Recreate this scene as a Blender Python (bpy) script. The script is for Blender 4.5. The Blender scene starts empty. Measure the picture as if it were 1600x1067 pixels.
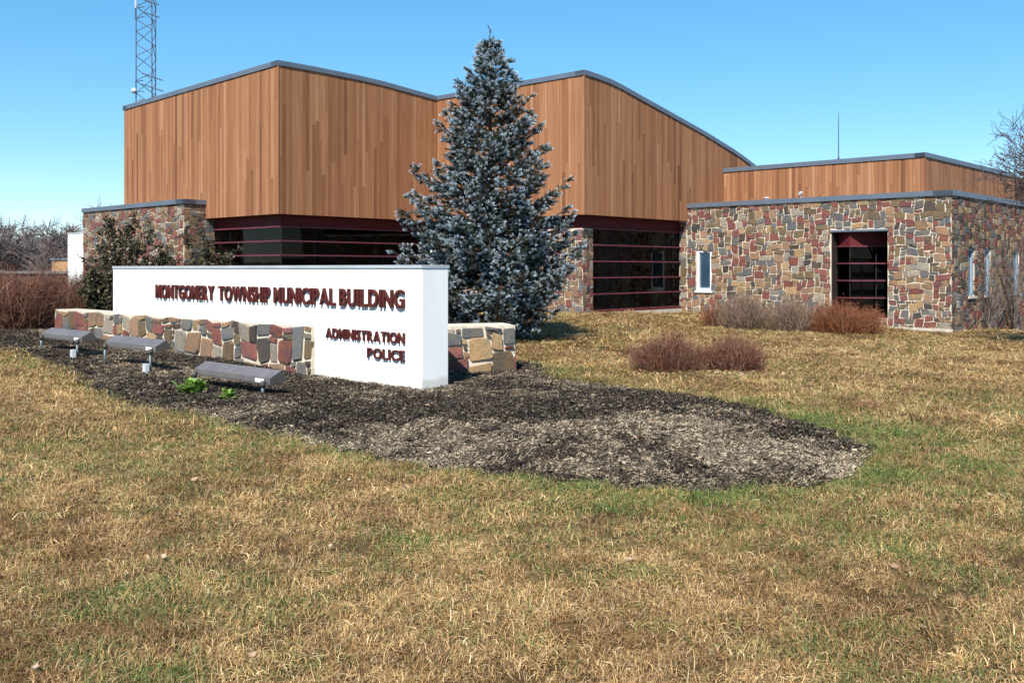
import bpy, math, random
import numpy as np
from mathutils import Vector, Matrix

# ------------------------------------------------------------------ camera, sky, sun, exposure
SC = bpy.context.scene
COL = SC.collection
EYE = 1.6
cam = bpy.data.cameras.new('camera'); cam_o = bpy.data.objects.new('camera', cam); COL.objects.link(cam_o)
cam.sensor_width = 36.0; cam.lens = 34.2; cam.shift_y = -0.0709
cam.clip_start = 0.1; cam.clip_end = 3000
cam_o.location = (0, 0, EYE); cam_o.rotation_euler = (math.radians(90), 0, 0)
SC.camera = cam_o

SUN_EL = math.radians(46); SUN_H = Vector((-0.28, -0.96)).normalized()
world = bpy.data.worlds.new('World'); SC.world = world; world.use_nodes = True
wn = world.node_tree.nodes; wl = world.node_tree.links
bg = wn['Background']; sky = wn.new('ShaderNodeTexSky'); sky.sky_type = 'NISHITA'; sky.sun_disc = False
sky.sun_elevation = SUN_EL; sky.sun_rotation = math.atan2(SUN_H.x, SUN_H.y)
sky.air_density = 0.8; sky.dust_density = 0.0; sky.ozone_density = 4.0; sky.altitude = 300
hsv = wn.new('ShaderNodeHueSaturation'); hsv.inputs['Saturation'].default_value = 1.52; hsv.inputs['Hue'].default_value = 0.491
gam = wn.new('ShaderNodeGamma'); gam.inputs[1].default_value = 0.65; wl.new(sky.outputs[0], gam.inputs[0]); wl.new(gam.outputs[0], hsv.inputs['Color']); wl.new(hsv.outputs[0], bg.inputs[0]); bg.inputs[1].default_value = 0.145
sun = bpy.data.lights.new('sun', 'SUN'); sun_o = bpy.data.objects.new('sun', sun); COL.objects.link(sun_o)
sun.energy = 3.6; sun.angle = math.radians(0.53); sun.color = (1.0, 0.95, 0.86)
sdir = Vector((SUN_H.x*math.cos(SUN_EL), SUN_H.y*math.cos(SUN_EL), math.sin(SUN_EL)))
sun_o.rotation_euler = sdir.to_track_quat('Z', 'Y').to_euler(); sun_o.location = sdir*60
SC.view_settings.view_transform = 'Standard'; SC.view_settings.look = 'None'
SC.view_settings.exposure = 1.20; SC.view_settings.gamma = 1.0

# ------------------------------------------------------------------ helpers
class MB:
    def __init__(s): s.v = []; s.f = []; s.m = []
    def poly(s, pts, m=0):
        n = len(s.v); s.v.extend([tuple(p) for p in pts]); s.f.append(tuple(range(n, n+len(pts)))); s.m.append(m)
    def hexa(s, p, m=0):        # 8 corners: bottom ring 0-3, top ring 4-7
        n = len(s.v); s.v.extend([tuple(q) for q in p])
        for f in ((3,2,1,0),(4,5,6,7),(0,1,5,4),(1,2,6,5),(2,3,7,6),(3,0,4,7)):
            s.f.append(tuple(n+i for i in f)); s.m.append(m)
    def box(s, a, b, m=0):
        x0,y0,z0 = a; x1,y1,z1 = b
        s.hexa([(x0,y0,z0),(x1,y0,z0),(x1,y1,z0),(x0,y1,z0),(x0,y0,z1),(x1,y0,z1),(x1,y1,z1),(x0,y1,z1)], m)
    def tube(s, pts, rad, sides=5, m=0, cap=True):
        pts = [Vector(p) for p in pts]; n0 = len(s.v); k = len(pts)
        for i, p in enumerate(pts):
            d = (pts[min(i+1,k-1)]-pts[max(i-1,0)])
            if d.length < 1e-9: d = Vector((0,0,1))
            d.normalize()
            u = d.cross(Vector((0.31,0.17,0.93))); 
            if u.length < 1e-3: u = d.cross(Vector((1,0,0)))
            u.normalize(); w = d.cross(u)
            r = rad[i] if hasattr(rad,'__len__') else rad
            for j in range(sides):
                t = 2*math.pi*j/sides; q = p+u*(r*math.cos(t))+w*(r*math.sin(t)); s.v.append((q.x,q.y,q.z))
        for i in range(k-1):
            for j in range(sides):
                a = n0+i*sides+j; b = n0+i*sides+(j+1)%sides
                s.f.append((a,b,b+sides,a+sides)); s.m.append(m)
        if cap:
            s.f.append(tuple(n0+j for j in reversed(range(sides)))); s.m.append(m)
            s.f.append(tuple(n0+(k-1)*sides+j for j in range(sides))); s.m.append(m)
    def mesh(s, name, mats, smooth=False):
        me = bpy.data.meshes.new(name); me.from_pydata(s.v, [], s.f)
        for m in (mats if isinstance(mats,(list,tuple)) else [mats]): me.materials.append(m)
        if len(me.materials) > 1: me.polygons.foreach_set('material_index', s.m)
        if smooth: me.polygons.foreach_set('use_smooth', [True]*len(me.polygons))
        me.update(); return me
    def build(s, name, mats, parent=None, smooth=False, mw=None):
        return link(name, s.mesh(name, mats, smooth), parent, mw)
def link(name, data, parent=None, mw=None):
    o = bpy.data.objects.new(name, data); COL.objects.link(o)
    if mw is not None: o.matrix_local = mw
    if parent is not None: o.parent = parent
    return o
def tag(o, label=None, cat=None, group=None, kind=None):
    if label: o['label'] = label
    if cat: o['category'] = cat
    if group: o['group'] = group
    if kind: o['kind'] = kind
    return o
def thing(name, label, cat, loc=(0,0,0), rz=0, group=None):
    o = bpy.data.objects.new(name, None); COL.objects.link(o); o.empty_display_size = 0.2
    o.location = loc; o.rotation_euler = (0,0,rz); return tag(o, label, cat, group)

def np_mesh(name, V, F, mat, smooth=False):
    V = np.asarray(V, np.float32); F = np.asarray(F, np.int32); k = F.shape[1]
    me = bpy.data.meshes.new(name); me.vertices.add(len(V)); me.vertices.foreach_set('co', V.ravel())
    me.loops.add(F.size); me.loops.foreach_set('vertex_index', F.ravel())
    me.polygons.add(len(F)); me.polygons.foreach_set('loop_start', np.arange(0, F.size, k, dtype=np.int32))
    try: me.polygons.foreach_set('loop_total', np.full(len(F), k, np.int32))
    except Exception: pass
    if mat: me.materials.append(mat)
    if smooth: me.polygons.foreach_set('use_smooth', np.ones(len(F), bool))
    me.update(calc_edges=True); me.validate(); return me

# ------------------------------------------------------------------ materials
class NT:
    def __init__(s, name):
        s.mat = bpy.data.materials.new(name); s.mat.use_nodes = True; s.t = s.mat.node_tree
        s.n = s.t.nodes; s.b = s.n['Principled BSDF']; s.out = s.n['Material Output']
        s.b.inputs['Specular IOR Level'].default_value = 0.25
    def new(s, typ, **kw):
        x = s.n.new(typ)
        for k, v in kw.items(): setattr(x, k, v)
        return x
    def link(s, a, b): s.t.links.new(a, b)
    def val(s, x, sock):
        if isinstance(x, (int, float, tuple, list)): sock.default_value = x
        else: s.link(x, sock)
    def math(s, op, a, b=0.0, clamp=False):
        x = s.new('ShaderNodeMath', operation=op); x.use_clamp = clamp; s.val(a, x.inputs[0]); s.val(b, x.inputs[1]); return x.outputs[0]
    def pos(s): return s.new('ShaderNodeNewGeometry').outputs['Position']
    def obj(s): return s.new('ShaderNodeTexCoord').outputs['Object']
    def scale(s, v, sc):
        x = s.new('ShaderNodeMapping'); s.link(v, x.inputs[0]); x.inputs['Scale'].default_value = sc if hasattr(sc,'__len__') else (sc,)*3; return x.outputs[0]
    def noise(s, v, sc, detail=4, rough=0.55):
        x = s.new('ShaderNodeTexNoise'); s.link(v, x.inputs['Vector']); x.inputs['Scale'].default_value = sc
        x.inputs['Detail'].default_value = detail; x.inputs['Roughness'].default_value = rough; return x.outputs['Fac']
    def ramp(s, f, stops, interp='LINEAR'):
        x = s.new('ShaderNodeValToRGB'); x.color_ramp.interpolation = interp; e = x.color_ramp.elements
        while len(e) < len(stops): e.new(0.5)
        for q, (p, c) in zip(e, stops): q.position = p; q.color = tuple(c)+((1,) if len(c) == 3 else ())
        s.link(f, x.inputs[0]); return x.outputs[0]
    def mix(s, f, a, b, mode='MIX'):
        x = s.new('ShaderNodeMix', data_type='RGBA', blend_type=mode); s.val(f, x.inputs[0])
        s.val(a if not isinstance(a, tuple) or len(a) == 4 else a+(1,), x.inputs[6]); s.val(b if not isinstance(b, tuple) or len(b) == 4 else b+(1,), x.inputs[7]); return x.outputs[2]
    def bump(s, h, strength=0.4, dist=0.01):
        x = s.new('ShaderNodeBump'); x.inputs['Strength'].default_value = strength; x.inputs['Distance'].default_value = dist
        s.link(h, x.inputs['Height']); s.link(x.outputs[0], s.b.inputs['Normal'])
    def done(s, col=None, rough=0.8, spec=None):
        if col is not None: s.val(col if not isinstance(col, tuple) or len(col) == 4 else col+(1,), s.b.inputs['Base Color'])
        s.val(rough, s.b.inputs['Roughness'])
        if spec is not None: s.b.inputs['Specular IOR Level'].default_value = spec
        return s.mat
    def rnd(s):
        a = s.new('ShaderNodeObjectInfo').outputs['Random']; b = s.new('ShaderNodeNewGeometry').outputs['Random Per Island']
        return s.math('FRACT', s.math('ADD', a, s.math('MULTIPLY', b, 3.7)))
def simple(name, col, rough=0.7, var=0.25, sc=8, bump=0.2, metal=0.0, spec=0.25):
    m = NT(name); n = m.noise(m.pos(), sc); f = m.math('MULTIPLY', m.math('SUBTRACT', n, 0.5), var*4)
    lo = tuple(c*(1-var) for c in col); hi = tuple(min(1, c*(1+var)) for c in col)
    c = m.ramp(n, [(0.3, lo), (0.7, hi)])
    if bump: m.bump(m.noise(m.pos(), sc*6), bump, 0.004)
    m.b.inputs['Metallic'].default_value = metal
    return m.done(c, rough, spec)

M = {}
STONE = {'maroon': (0.152,0.064,0.058), 'slate': (0.105,0.110,0.112), 'ochre': (0.28,0.20,0.115), 'olive': (0.125,0.097,0.064),
         'pale': (0.225,0.21,0.18), 'buff': (0.215,0.145,0.098), 'char': (0.055,0.051,0.048)}
def stone_mat(name, c):
    m = NT('stone_'+name); p = m.pos(); r = m.rnd()
    n1 = m.noise(p, 4.5, 5, 0.6); n2 = m.noise(m.scale(p, (1,1,3)), 26, 5, 0.7)
    base = m.ramp(r, [(0, tuple(x*0.62 for x in c)), (0.5, c), (1, tuple(min(1,x*1.4) for x in c))])
    warm = (c[0]*1.25+0.03, c[1]*1.0+0.012, c[2]*0.75); cool = (c[0]*0.72, c[1]*0.8, c[2]*0.95)
    col = m.mix(0.62, base, m.ramp(n1, [(0.35, cool), (0.65, warm)]))
    col = m.mix(0.65, col, m.ramp(n2, [(0.25, (0.45,0.45,0.45)), (0.75, (1.45,1.45,1.45))]), 'MULTIPLY')
    h = m.math('ADD', m.noise(p, 14, 6, 0.65), m.math('MULTIPLY', n2, 0.4)); m.bump(h, 0.9, 0.022)
    return m.done(col, 0.86, 0.2)
STM = [stone_mat(k, tuple(1.04*q for q in v)) for k, v in STONE.items()]
def mk_mortar():
    m = NT('mortar'); p = m.pos(); n = m.noise(p, 9, 5); m.bump(m.noise(p, 40, 4), 0.7, 0.008)
    return m.done(m.ramp(n, [(0.3,(0.42,0.36,0.28)),(0.7,(0.62,0.56,0.46))]), 0.95, 0.1)
M['mortar'] = mk_mortar()
def mk_wood():
    m = NT('cedar_siding'); p = m.pos(); r = m.rnd()
    base = m.ramp(r, [(0,(0.150,0.062,0.030)),(0.12,(0.235,0.102,0.048)),(0.5,(0.285,0.131,0.063)),(0.9,(0.312,0.150,0.075)),(1,(0.36,0.19,0.102))])
    g = m.noise(m.scale(p, (34,34,0.9)), 1.0, 5, 0.6); g2 = m.noise(m.scale(p, (6,6,0.35)), 1.0, 3)
    col = m.mix(0.55, base, m.ramp(g, [(0.28,(0.5,0.46,0.43)),(0.5,(1.0,0.99,0.98)),(0.72,(1.25,1.25,1.25))]), 'MULTIPLY')
    col = m.mix(0.5, col, m.ramp(g2, [(0.35,(0.82,0.8,0.79)),(0.65,(1.14,1.13,1.1))]), 'MULTIPLY')
    m.bump(g, 0.3, 0.006); return m.done(col, 0.72, 0.25)
M['wood'] = mk_wood()
M['wood_back'] = simple('siding_backing', (0.10,0.045,0.022), 0.9, 0.2, 3, 0)
M['coping'] = simple('blue_grey_metal', (0.125,0.155,0.20), 0.45, 0.10, 1.5, 0.05, 0.25, 0.5)
M['red_metal'] = simple('maroon_metal', (0.095,0.014,0.016), 0.6, 0.10, 2, 0.05, 0.0, 0.2)
M['mullion'] = simple('plum_metal', (0.115,0.03,0.042), 0.5, 0.1, 2, 0.05, 0.0, 0.3)
M['soffit'] = simple('dark_soffit', (0.03,0.02,0.02), 0.8, 0.2, 2, 0)
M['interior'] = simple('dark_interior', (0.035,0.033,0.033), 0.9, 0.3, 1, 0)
M['curtain'] = simple('pale_blind', (0.10,0.10,0.10), 0.9, 0.15, 3, 0)
M['slab'] = simple('concrete', (0.47,0.44,0.38), 0.9, 0.15, 6, 0.4)
M['white_frame'] = simple('white_window_paint', (0.62,0.65,0.68), 0.5, 0.06, 4, 0.05)
M['slot_frame'] = simple('blue_grey_frame_paint', (0.22,0.28,0.34), 0.5, 0.08, 4, 0.05)
M['roof'] = simple('flat_roofing', (0.16,0.16,0.165), 0.9, 0.2, 2, 0.2)
def mk_glass(name, tint, ior=1.22):
    m = NT(name); m.n.remove(m.b)
    tr = m.new('ShaderNodeBsdfTransparent'); tr.inputs[0].default_value = tint+(1,)
    gl = m.new('ShaderNodeBsdfGlossy'); gl.inputs['Roughness'].default_value = 0.015; gl.inputs[0].default_value = (0.9,0.93,0.97,1)
    fr = m.new('ShaderNodeFresnel'); fr.inputs[0].default_value = ior
    nb = m.new('ShaderNodeBump'); nb.inputs['Strength'].default_value = 0.05; nb.inputs['Distance'].default_value = 0.02
    m.link(m.noise(m.pos(), 0.9, 1), nb.inputs['Height']); m.link(nb.outputs[0], gl.inputs['Normal'])
    mx = m.new('ShaderNodeMixShader'); m.link(fr.outputs[0], mx.inputs[0]); m.link(tr.outputs[0], mx.inputs[1]); m.link(gl.outputs[0], mx.inputs[2])
    m.link(mx.outputs[0], m.out.inputs[0]); return m.mat
M['glass'] = mk_glass('tinted_glass', (0.30,0.33,0.36))
M['clear_glass'] = mk_glass('clear_glass', (0.9,0.94,0.95), 1.45)
M['sky_tint_blind'] = simple('blind_with_sky_reflection', (0.56,0.68,0.74), 0.8, 0.08, 2, 0)  # blind colour lightened to take in the sky reflected by the panes
def mk_white():
    m = NT('white_stucco'); p = m.pos(); n = m.noise(m.scale(p, (1,1,0.35)), 2.2, 5); m.bump(m.noise(p, 70, 3), 0.25, 0.004)
    sx_ = m.new('ShaderNodeSeparateXYZ'); m.link(p, sx_.inputs[0]); hgt = m.math('ADD', sx_.outputs[2], m.math('MULTIPLY', m.noise(p, 7, 5, 0.7), -0.16))
    c = m.mix(m.ramp(hgt, [(0.0,(0.45,0.45,0.45)),(0.05,(0,0,0))]), m.ramp(n, [(0.3,(0.77,0.765,0.74)),(0.7,(0.84,0.835,0.82))]), (0.40,0.34,0.27))
    return m.done(c, 0.85, 0.15)
M['white'] = mk_white()
M['cap'] = simple('pale_metal_cap', (0.44,0.47,0.49), 0.45, 0.1, 2, 0.05, 0.2, 0.4)
M['letter'] = simple('oxblood_letter', (0.075,0.014,0.011), 0.55, 0.12, 6, 0.05)
M['fixture'] = simple('brown_grey_housing', (0.135,0.122,0.122), 0.5, 0.15, 5, 0.1, 0.1, 0.4)
M['dark_fixture'] = simple('dark_housing_end', (0.07,0.062,0.058), 0.55, 0.15, 5, 0.1)
M['post'] = simple('galvanised_conduit', (0.12,0.155,0.165), 0.45, 0.15, 9, 0.1, 0.4, 0.4)
M['box'] = simple('white_utility_plastic', (0.50,0.51,0.53), 0.5, 0.06, 9, 0.05)
M['sticker'] = simple('white_sticker', (0.75,0.75,0.73), 0.6, 0.05, 9, 0)
M['steel'] = simple('galvanised_steel', (0.075,0.10,0.15), 0.55, 0.15, 4, 0.05, 0.1, 0.3)
M['bark'] = simple('grey_bark', (0.075,0.058,0.05), 0.9, 0.3, 12, 0.5)
M['spruce_bark'] = simple('spruce_bark', (0.085,0.06,0.04), 0.95, 0.3, 14, 0.6)
M['twig_grey'] = simple('bare_grey_twig', (0.115,0.088,0.078), 0.9, 0.35, 5, 0)
M['dark_twig'] = simple('dark_bare_twig', (0.075,0.06,0.06), 0.9, 0.3, 5, 0)
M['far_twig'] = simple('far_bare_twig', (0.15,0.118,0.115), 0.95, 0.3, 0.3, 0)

def twig_mat(name, cs):
    m = NT(name); r = m.new('ShaderNodeNewGeometry').outputs['Random Per Island']
    return m.done(m.ramp(r, [(i/(len(cs)-1), c) for i, c in enumerate(cs)]), 0.75, 0.2)
M['barberry'] = twig_mat('red_brown_twig', [(0.06,0.024,0.016),(0.15,0.055,0.034),(0.125,0.062,0.042),(0.25,0.14,0.095),(0.14,0.044,0.026)])
M['greytwig'] = twig_mat('grey_brown_twig', [(0.10,0.062,0.042),(0.21,0.14,0.105),(0.28,0.205,0.16),(0.18,0.105,0.075),(0.15,0.12,0.06)])
M['rust'] = twig_mat('rust_twig', [(0.10,0.035,0.018),(0.22,0.075,0.032),(0.27,0.105,0.05),(0.16,0.055,0.028),(0.25,0.13,0.085)])
M['holly'] = twig_mat('glossy_evergreen_leaf', [(0.022,0.027,0.013),(0.04,0.043,0.02),(0.066,0.06,0.03),(0.06,0.042,0.025),(0.13,0.10,0.06)])
M['holly'].node_tree.nodes['Principled BSDF'].inputs['Roughness'].default_value = 0.32
M['weed'] = twig_mat('fresh_weed_leaf', [(0.07,0.15,0.02),(0.13,0.23,0.03),(0.19,0.30,0.06),(0.09,0.17,0.03)])
M['leaf_dry'] = twig_mat('dry_leaf', [(0.25,0.14,0.07),(0.36,0.25,0.15),(0.19,0.095,0.05),(0.44,0.34,0.25),(0.30,0.15,0.08)])
M['far_thicket'] = twig_mat('dark_thicket', [(0.03,0.035,0.015),(0.05,0.045,0.022),(0.075,0.055,0.035)])

# ------------------------------------------------------------------ ground
GC = np.array([(0,0,0),(-4,4,0),(4,4,0),(0,8,0),(4,8,0),(-4,9,0),(-1.2,13.1,-.07),(-2.6,13.6,-.05),(-4,13.3,-.01),(-6.5,15.6,.08),(-8.5,17.6,.15),(-9.8,21,.26),
  (-14,25,.3),(-11,31,.22),(-0.5,20.4,.1),(0.05,15.8,-.04),(2.2,29.5,.2),(6.1,33.8,.07),(9.5,30.7,-.06),(12.6,27.8,-.25),(17.6,33,-.62),
  (8,14,-.06),(14,20,-.32),(20,26,-.7),(-9,9,.06),(-14,15,.14),(9,7,-.05),(-7,30,.2),(-34,70,-1.6),(-60,120,-2.0),(40,50,-1.2),(0,45,0),(-20,40,-.2),(-10,-6,0),(10,-6,0)], float)
def gz(x, y):
    x = np.asarray(x, float); y = np.asarray(y, float)
    d2 = (x[...,None]-GC[:,0])**2+(y[...,None]-GC[:,1])**2
    w = 1.0/(d2+2.0)**1.6
    z = (w*GC[:,2]).sum(-1)/w.sum(-1)
    return z + 0.018*np.sin(x*1.3+0.7*np.sin(y*0.9))*np.sin(y*1.1+1.7) + 0.008*np.sin(x*3.1+y*1.7)
def g1(x, y): return float(gz(np.array([x]), np.array([y]))[0])

BED = np.array([(-16,21.5),(-13,19.9),(-11.3,19.0),(-9.35,17.6),(-7.58,15.6),(-6.4,14.1),(-5.35,12.6),(-4.63,11.8),(-3.93,10.86),(-3.34,10.35),(-2.8,9.65),
  (-2.08,9.0),(-1.33,8.4),(-.62,7.8),(0,7.4),(.875,7.06),(1.4,7.0),(1.93,7.06),(2.6,7.45),(2.92,7.9),(3.08,8.62),(3.13,9.77),(2.97,10.95),(2.4,12.16),
  (1.65,13.4),(1.04,14.1),(.6,14.9),(.45,15.8),(.3,16.9),(-1.5,17.2),(-3,17.8),(-6,20.5),(-9,23.4),(-12,25),(-16,25)], float)
def inside_dist(P, poly):       # signed distance, positive inside
    a = poly; b = np.roll(poly, -1, 0); out = np.full(len(P), 1e9); ins = np.zeros(len(P), bool)
    for (ax,ay),(bx,by) in zip(a, b):
        ex,ey = bx-ax, by-ay; t = np.clip(((P[:,0]-ax)*ex+(P[:,1]-ay)*ey)/(ex*ex+ey*ey), 0, 1)
        out = np.minimum(out, np.hypot(P[:,0]-ax-t*ex, P[:,1]-ay-t*ey))
        c = ((ay > P[:,1]) != (by > P[:,1])) & (P[:,0] < ex*(P[:,1]-ay)/(ey if ey != 0 else 1e-9)+ax); ins ^= c
    return np.where(ins, out, -out)
def edge_wobble(P): return 0.07*np.sin(P[:,0]*4.1+P[:,1]*2.3)+0.05*np.sin(P[:,0]*9.7-P[:,1]*7.1)
def bed_d(P): return inside_dist(P, BED)+edge_wobble(P)
def hash_noise(x, y, s):
    return (np.sin(x*s*1.0+1.3*np.sin(y*s*0.7+2.1))*np.cos(y*s*1.13+1.1*np.sin(x*s*0.83)))
def bed_z(x, y, d):
    m = np.clip(d/1.3, 0, 1); m = m*m*(3-2*m)
    m = m*np.clip((12.6-y)/2.2, 0.06, 1)
    return gz(x, y)+0.012+0.16*m+0.012*np.clip(d*4,0,1)*(hash_noise(x,y,9)+0.7*hash_noise(x+3,y-5,21))
def top_z(x, y):
    P = np.array([[x, y]]); d = bed_d(P)
    return float(bed_z(P[:,0], P[:,1], d)[0]) if d[0] > 0.05 else g1(x, y)

def axis(fine0, fine1, step, far):
    a = list(np.arange(fine0, fine1+1e-6, step)); s = step; lo = fine0; hi = fine1; L = []; H = []
    while hi < far: s *= 1.35; hi += s; lo -= s; H.append(hi); L.append(lo)
    return np.array(L[::-1]+a+H)
def mk_ground_mat():
    m = NT('dormant_turf_soil'); p = m.pos(); n = m.noise(p, 1.1, 5); n2 = m.noise(p, 14, 5, 0.7); n3 = m.noise(p, 60, 3, 0.7)
    c = m.ramp(n, [(0.3,(0.075,0.045,0.023)),(0.55,(0.12,0.078,0.04)),(0.75,(0.07,0.058,0.026))])
    c = m.mix(0.7, c, m.ramp(n2, [(0.3,(0.55,0.52,0.48)),(0.7,(1.25,1.25,1.2))]), 'MULTIPLY')
    c = m.mix(0.6, c, m.ramp(n3, [(0.3,(0.6,0.6,0.55)),(0.7,(1.35,1.3,1.25))]), 'MULTIPLY')
    m.bump(m.math('ADD', n2, n3), 0.8, 0.03); return m.done(c, 0.95, 0.1)
M['turf'] = mk_ground_mat()
xs = axis(-24, 26, 0.4, 900); ys = axis(-4, 48, 0.4, 1200)
X, Y = np.meshgrid(xs, ys); Z = gz(X.ravel(), Y.ravel()); nx, ny = len(xs), len(ys)
d_ = bed_d(np.c_[X.ravel(), Y.ravel()]); Z = Z-0.05*np.clip((d_-0.3)/0.3, 0, 1)
I = np.arange(nx*ny).reshape(ny, nx)
F = np.stack([I[:-1,:-1], I[:-1,1:], I[1:,1:], I[1:,:-1]], -1).reshape(-1, 4)
lawn = link('lawn_ground', np_mesh('lawn_ground', np.c_[X.ravel(), Y.ravel(), Z], F, M['turf'], True))
tag(lawn, 'dormant tan lawn around the municipal building', kind='structure')

def mk_bed_mat():
    m = NT('mulch_soil'); p = m.pos(); n = m.noise(p, 1.0, 4, 0.6); n2 = m.noise(p, 22, 6, 0.75); n3 = m.noise(p, 70, 3, 0.7)
    ga = m.new('ShaderNodeAttribute'); ga.attribute_name = 'pale'
    f = m.math('ADD', m.math('MULTIPLY', ga.outputs['Fac'], 0.42), m.math('MULTIPLY', n2, 0.75))
    c = m.ramp(f, [(0.30,(0.018,0.015,0.013)),(0.46,(0.055,0.042,0.033)),(0.62,(0.17,0.13,0.092)),(0.82,(0.34,0.28,0.21))])
    c = m.mix(0.6, c, m.ramp(n3, [(0.3,(0.5,0.5,0.5)),(0.7,(1.5,1.5,1.45))]), 'MULTIPLY')
    m.bump(m.math('ADD', n2, n3), 1.0, 0.04); return m.done(c, 0.95, 0.1)
M['bed'] = mk_bed_mat()
bx = np.arange(-16.2, 3.5, 0.085); by = np.arange(6.7, 25.2, 0.085)
X, Y = np.meshgrid(bx, by); P = np.c_[X.ravel(), Y.ravel()]; D = bed_d(P); Z = bed_z(P[:,0], P[:,1], D)
Z = np.where(D < 0, gz(P[:,0], P[:,1])+0.012+0.25*D, Z)
I = np.arange(X.size).reshape(X.shape); F = np.stack([I[:-1,:-1], I[:-1,1:], I[1:,1:], I[1:,:-1]], -1).reshape(-1, 4)
F = F[(D[F] > -0.12).any(1)]; used = np.unique(F); rm = np.full(X.size, -1); rm[used] = np.arange(len(used))
def bed_pale(x, y, d):
    p = .55*hash_noise(x*1.1+.5*hash_noise(y,x,1.9), y*1.1, 1.0)+.4*hash_noise(x-4, y+2, 2.7)+.25*hash_noise(y+1, x*1.2, 6.3)
    p = p+.75*np.exp(-((y-8.1)/1.1)**2)*(x > -3)-.45*np.exp(-((y-11)/1.6)**2)*(x > -1.5)
    return np.clip(p*.75+.05+.38*hash_noise(x+7, y-3, 8.0)*hash_noise(y, x, 5.0)*1.5+.26*hash_noise(y, x+2, 23.0), 0, .8)
bed_me = np_mesh('mulch_bed', np.c_[P, Z][used], rm[F], M['bed'], True)
at_ = bed_me.attributes.new('pale', 'FLOAT', 'POINT'); at_.data.foreach_set('value', bed_pale(P[:,0], P[:,1], D)[used].astype(np.float32))
bed = link('mulch_bed', bed_me)
tag(bed, 'raised dark mulch bed in front of the white sign', kind='structure')

# ------------------------------------------------------------------ shared frame of the building and sign
AX = Vector((-0.7354, 0.6776, 0)).normalized(); BX = Vector((AX.y, -AX.x, 0))     # a: away to the left, b: away to the right
def W(o, a, b, z): return (o.x+AX.x*a+BX.x*b, o.y+AX.y*a+BX.y*b, z)
P0 = Vector((-7.06, 29.4, 0)); S0 = Vector((-1.207, 13.1, 0))
def abox(mb, o, a0, a1, b0, b1, z0, z1, m=0):
    mb.hexa([W(o,a1,b0,z0),W(o,a0,b0,z0),W(o,a0,b1,z0),W(o,a1,b1,z0),W(o,a1,b0,z1),W(o,a0,b0,z1),W(o,a0,b1,z1),W(o,a1,b1,z1)], m)
def pix_area(pts):
    q = [(800+1520*p[0]/p[1], 420-1520*(p[2]-EYE)/p[1]) for p in pts]
    if all(x < -20 or x > 1620 for x, _ in q): return 0.0
    return abs(sum(q[i][0]*q[(i+1)%len(q)][1]-q[(i+1)%len(q)][0]*q[i][1] for i in range(len(q))))/2

# rubble stone packing on a grid, then one small bevelled mesh for each stone
def pack(Wd, H, cell, sizes, rng, holes=()):
    nx = max(1, round(Wd/cell)); ny = max(1, round(H/cell)); cw = Wd/nx; ch = H/ny
    occ = np.zeros((ny, nx), bool)
    for (u0,v0,u1,v1) in holes:
        occ[max(0,round(v0/ch)):round(v1/ch), max(0,round(u0/cw)):round(u1/cw)] = True
    out = []
    for j in range(ny):
        for i in range(nx):
            if occ[j,i]: continue
            for _ in range(6):
                w, h = rng.choice(sizes)
                if i+w <= nx and j+h <= ny and not occ[j:j+h, i:i+w].any(): break
            else:
                w = h = 1
                while i+w < nx and w < 3 and not occ[j,i+w]: w += 1
            occ[j:j+h, i:i+w] = True
            out.append((i*cw, j*ch, (i+w)*cw, (j+h)*ch))
    return out
def stone_poly(r, rng, joint, warp):
    u0,v0,u1,v1 = r; w = u1-u0; h = v1-v0; j = joint*rng.uniform(0.55,1.35)/2
    def wp(u, v):
        return (u+warp*math.sin(v*7.3+u*2.1+1.7)+0.6*warp*math.sin(v*17+u*5), v+warp*math.sin(u*6.1+v*1.9)+0.6*warp*math.sin(u*15-v*4))
    c = min(w, h)*rng.uniform(0.04,0.13); k = min(w,h)*0.075
    pts = [(u0+j+c,v0+j),(u1-j-c,v0+j),(u1-j,v0+j+c),(u1-j,v1-j-c),(u1-j-c,v1-j),(u0+j+c,v1-j),(u0+j,v1-j-c),(u0+j,v0+j+c)]
    jit = [(rng.uniform(-k,k), rng.uniform(-k,k)) for _ in range(4)]
    out = []
    for n, (u, v) in enumerate(pts):
        du, dv = jit[((n+1)//2)%4]; out.append(wp(u+du*0.8, v+dv*0.8))
    return out
def stone_geo(poly, frame, rng, depth):
    cu = sum(p[0] for p in poly)/8; cv = sum(p[1] for p in poly)/8
    d = depth*rng.uniform(0.55,1.3); tu = rng.uniform(-.3,.3)*d; tv = rng.uniform(-.3,.3)*d
    V = []
    for s, dd in ((1.0,-0.03),(1.0,d*0.5),(0.93,d)):
        for (u,v) in poly:
            q = dd+ (0 if dd < 0 else (tu*(1 if u > cu else -1)+tv*(1 if v > cv else -1)+rng.uniform(-.12,.12)*d)*(dd/d))
            V.append(frame(cu+(u-cu)*s, cv+(v-cv)*s, q))
    V.append(frame(cu, cv, d*rng.uniform(1.0,1.2)))
    Fc = []
    for k in range(2):
        for i in range(8): a = k*8+i; b = k*8+(i+1)%8; Fc.append((a,b,b+8,a+8))
    for i in range(8): Fc.append((16+i, 16+(i+1)%8, 24))
    return V, Fc
ALL_STONES = {}
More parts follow.
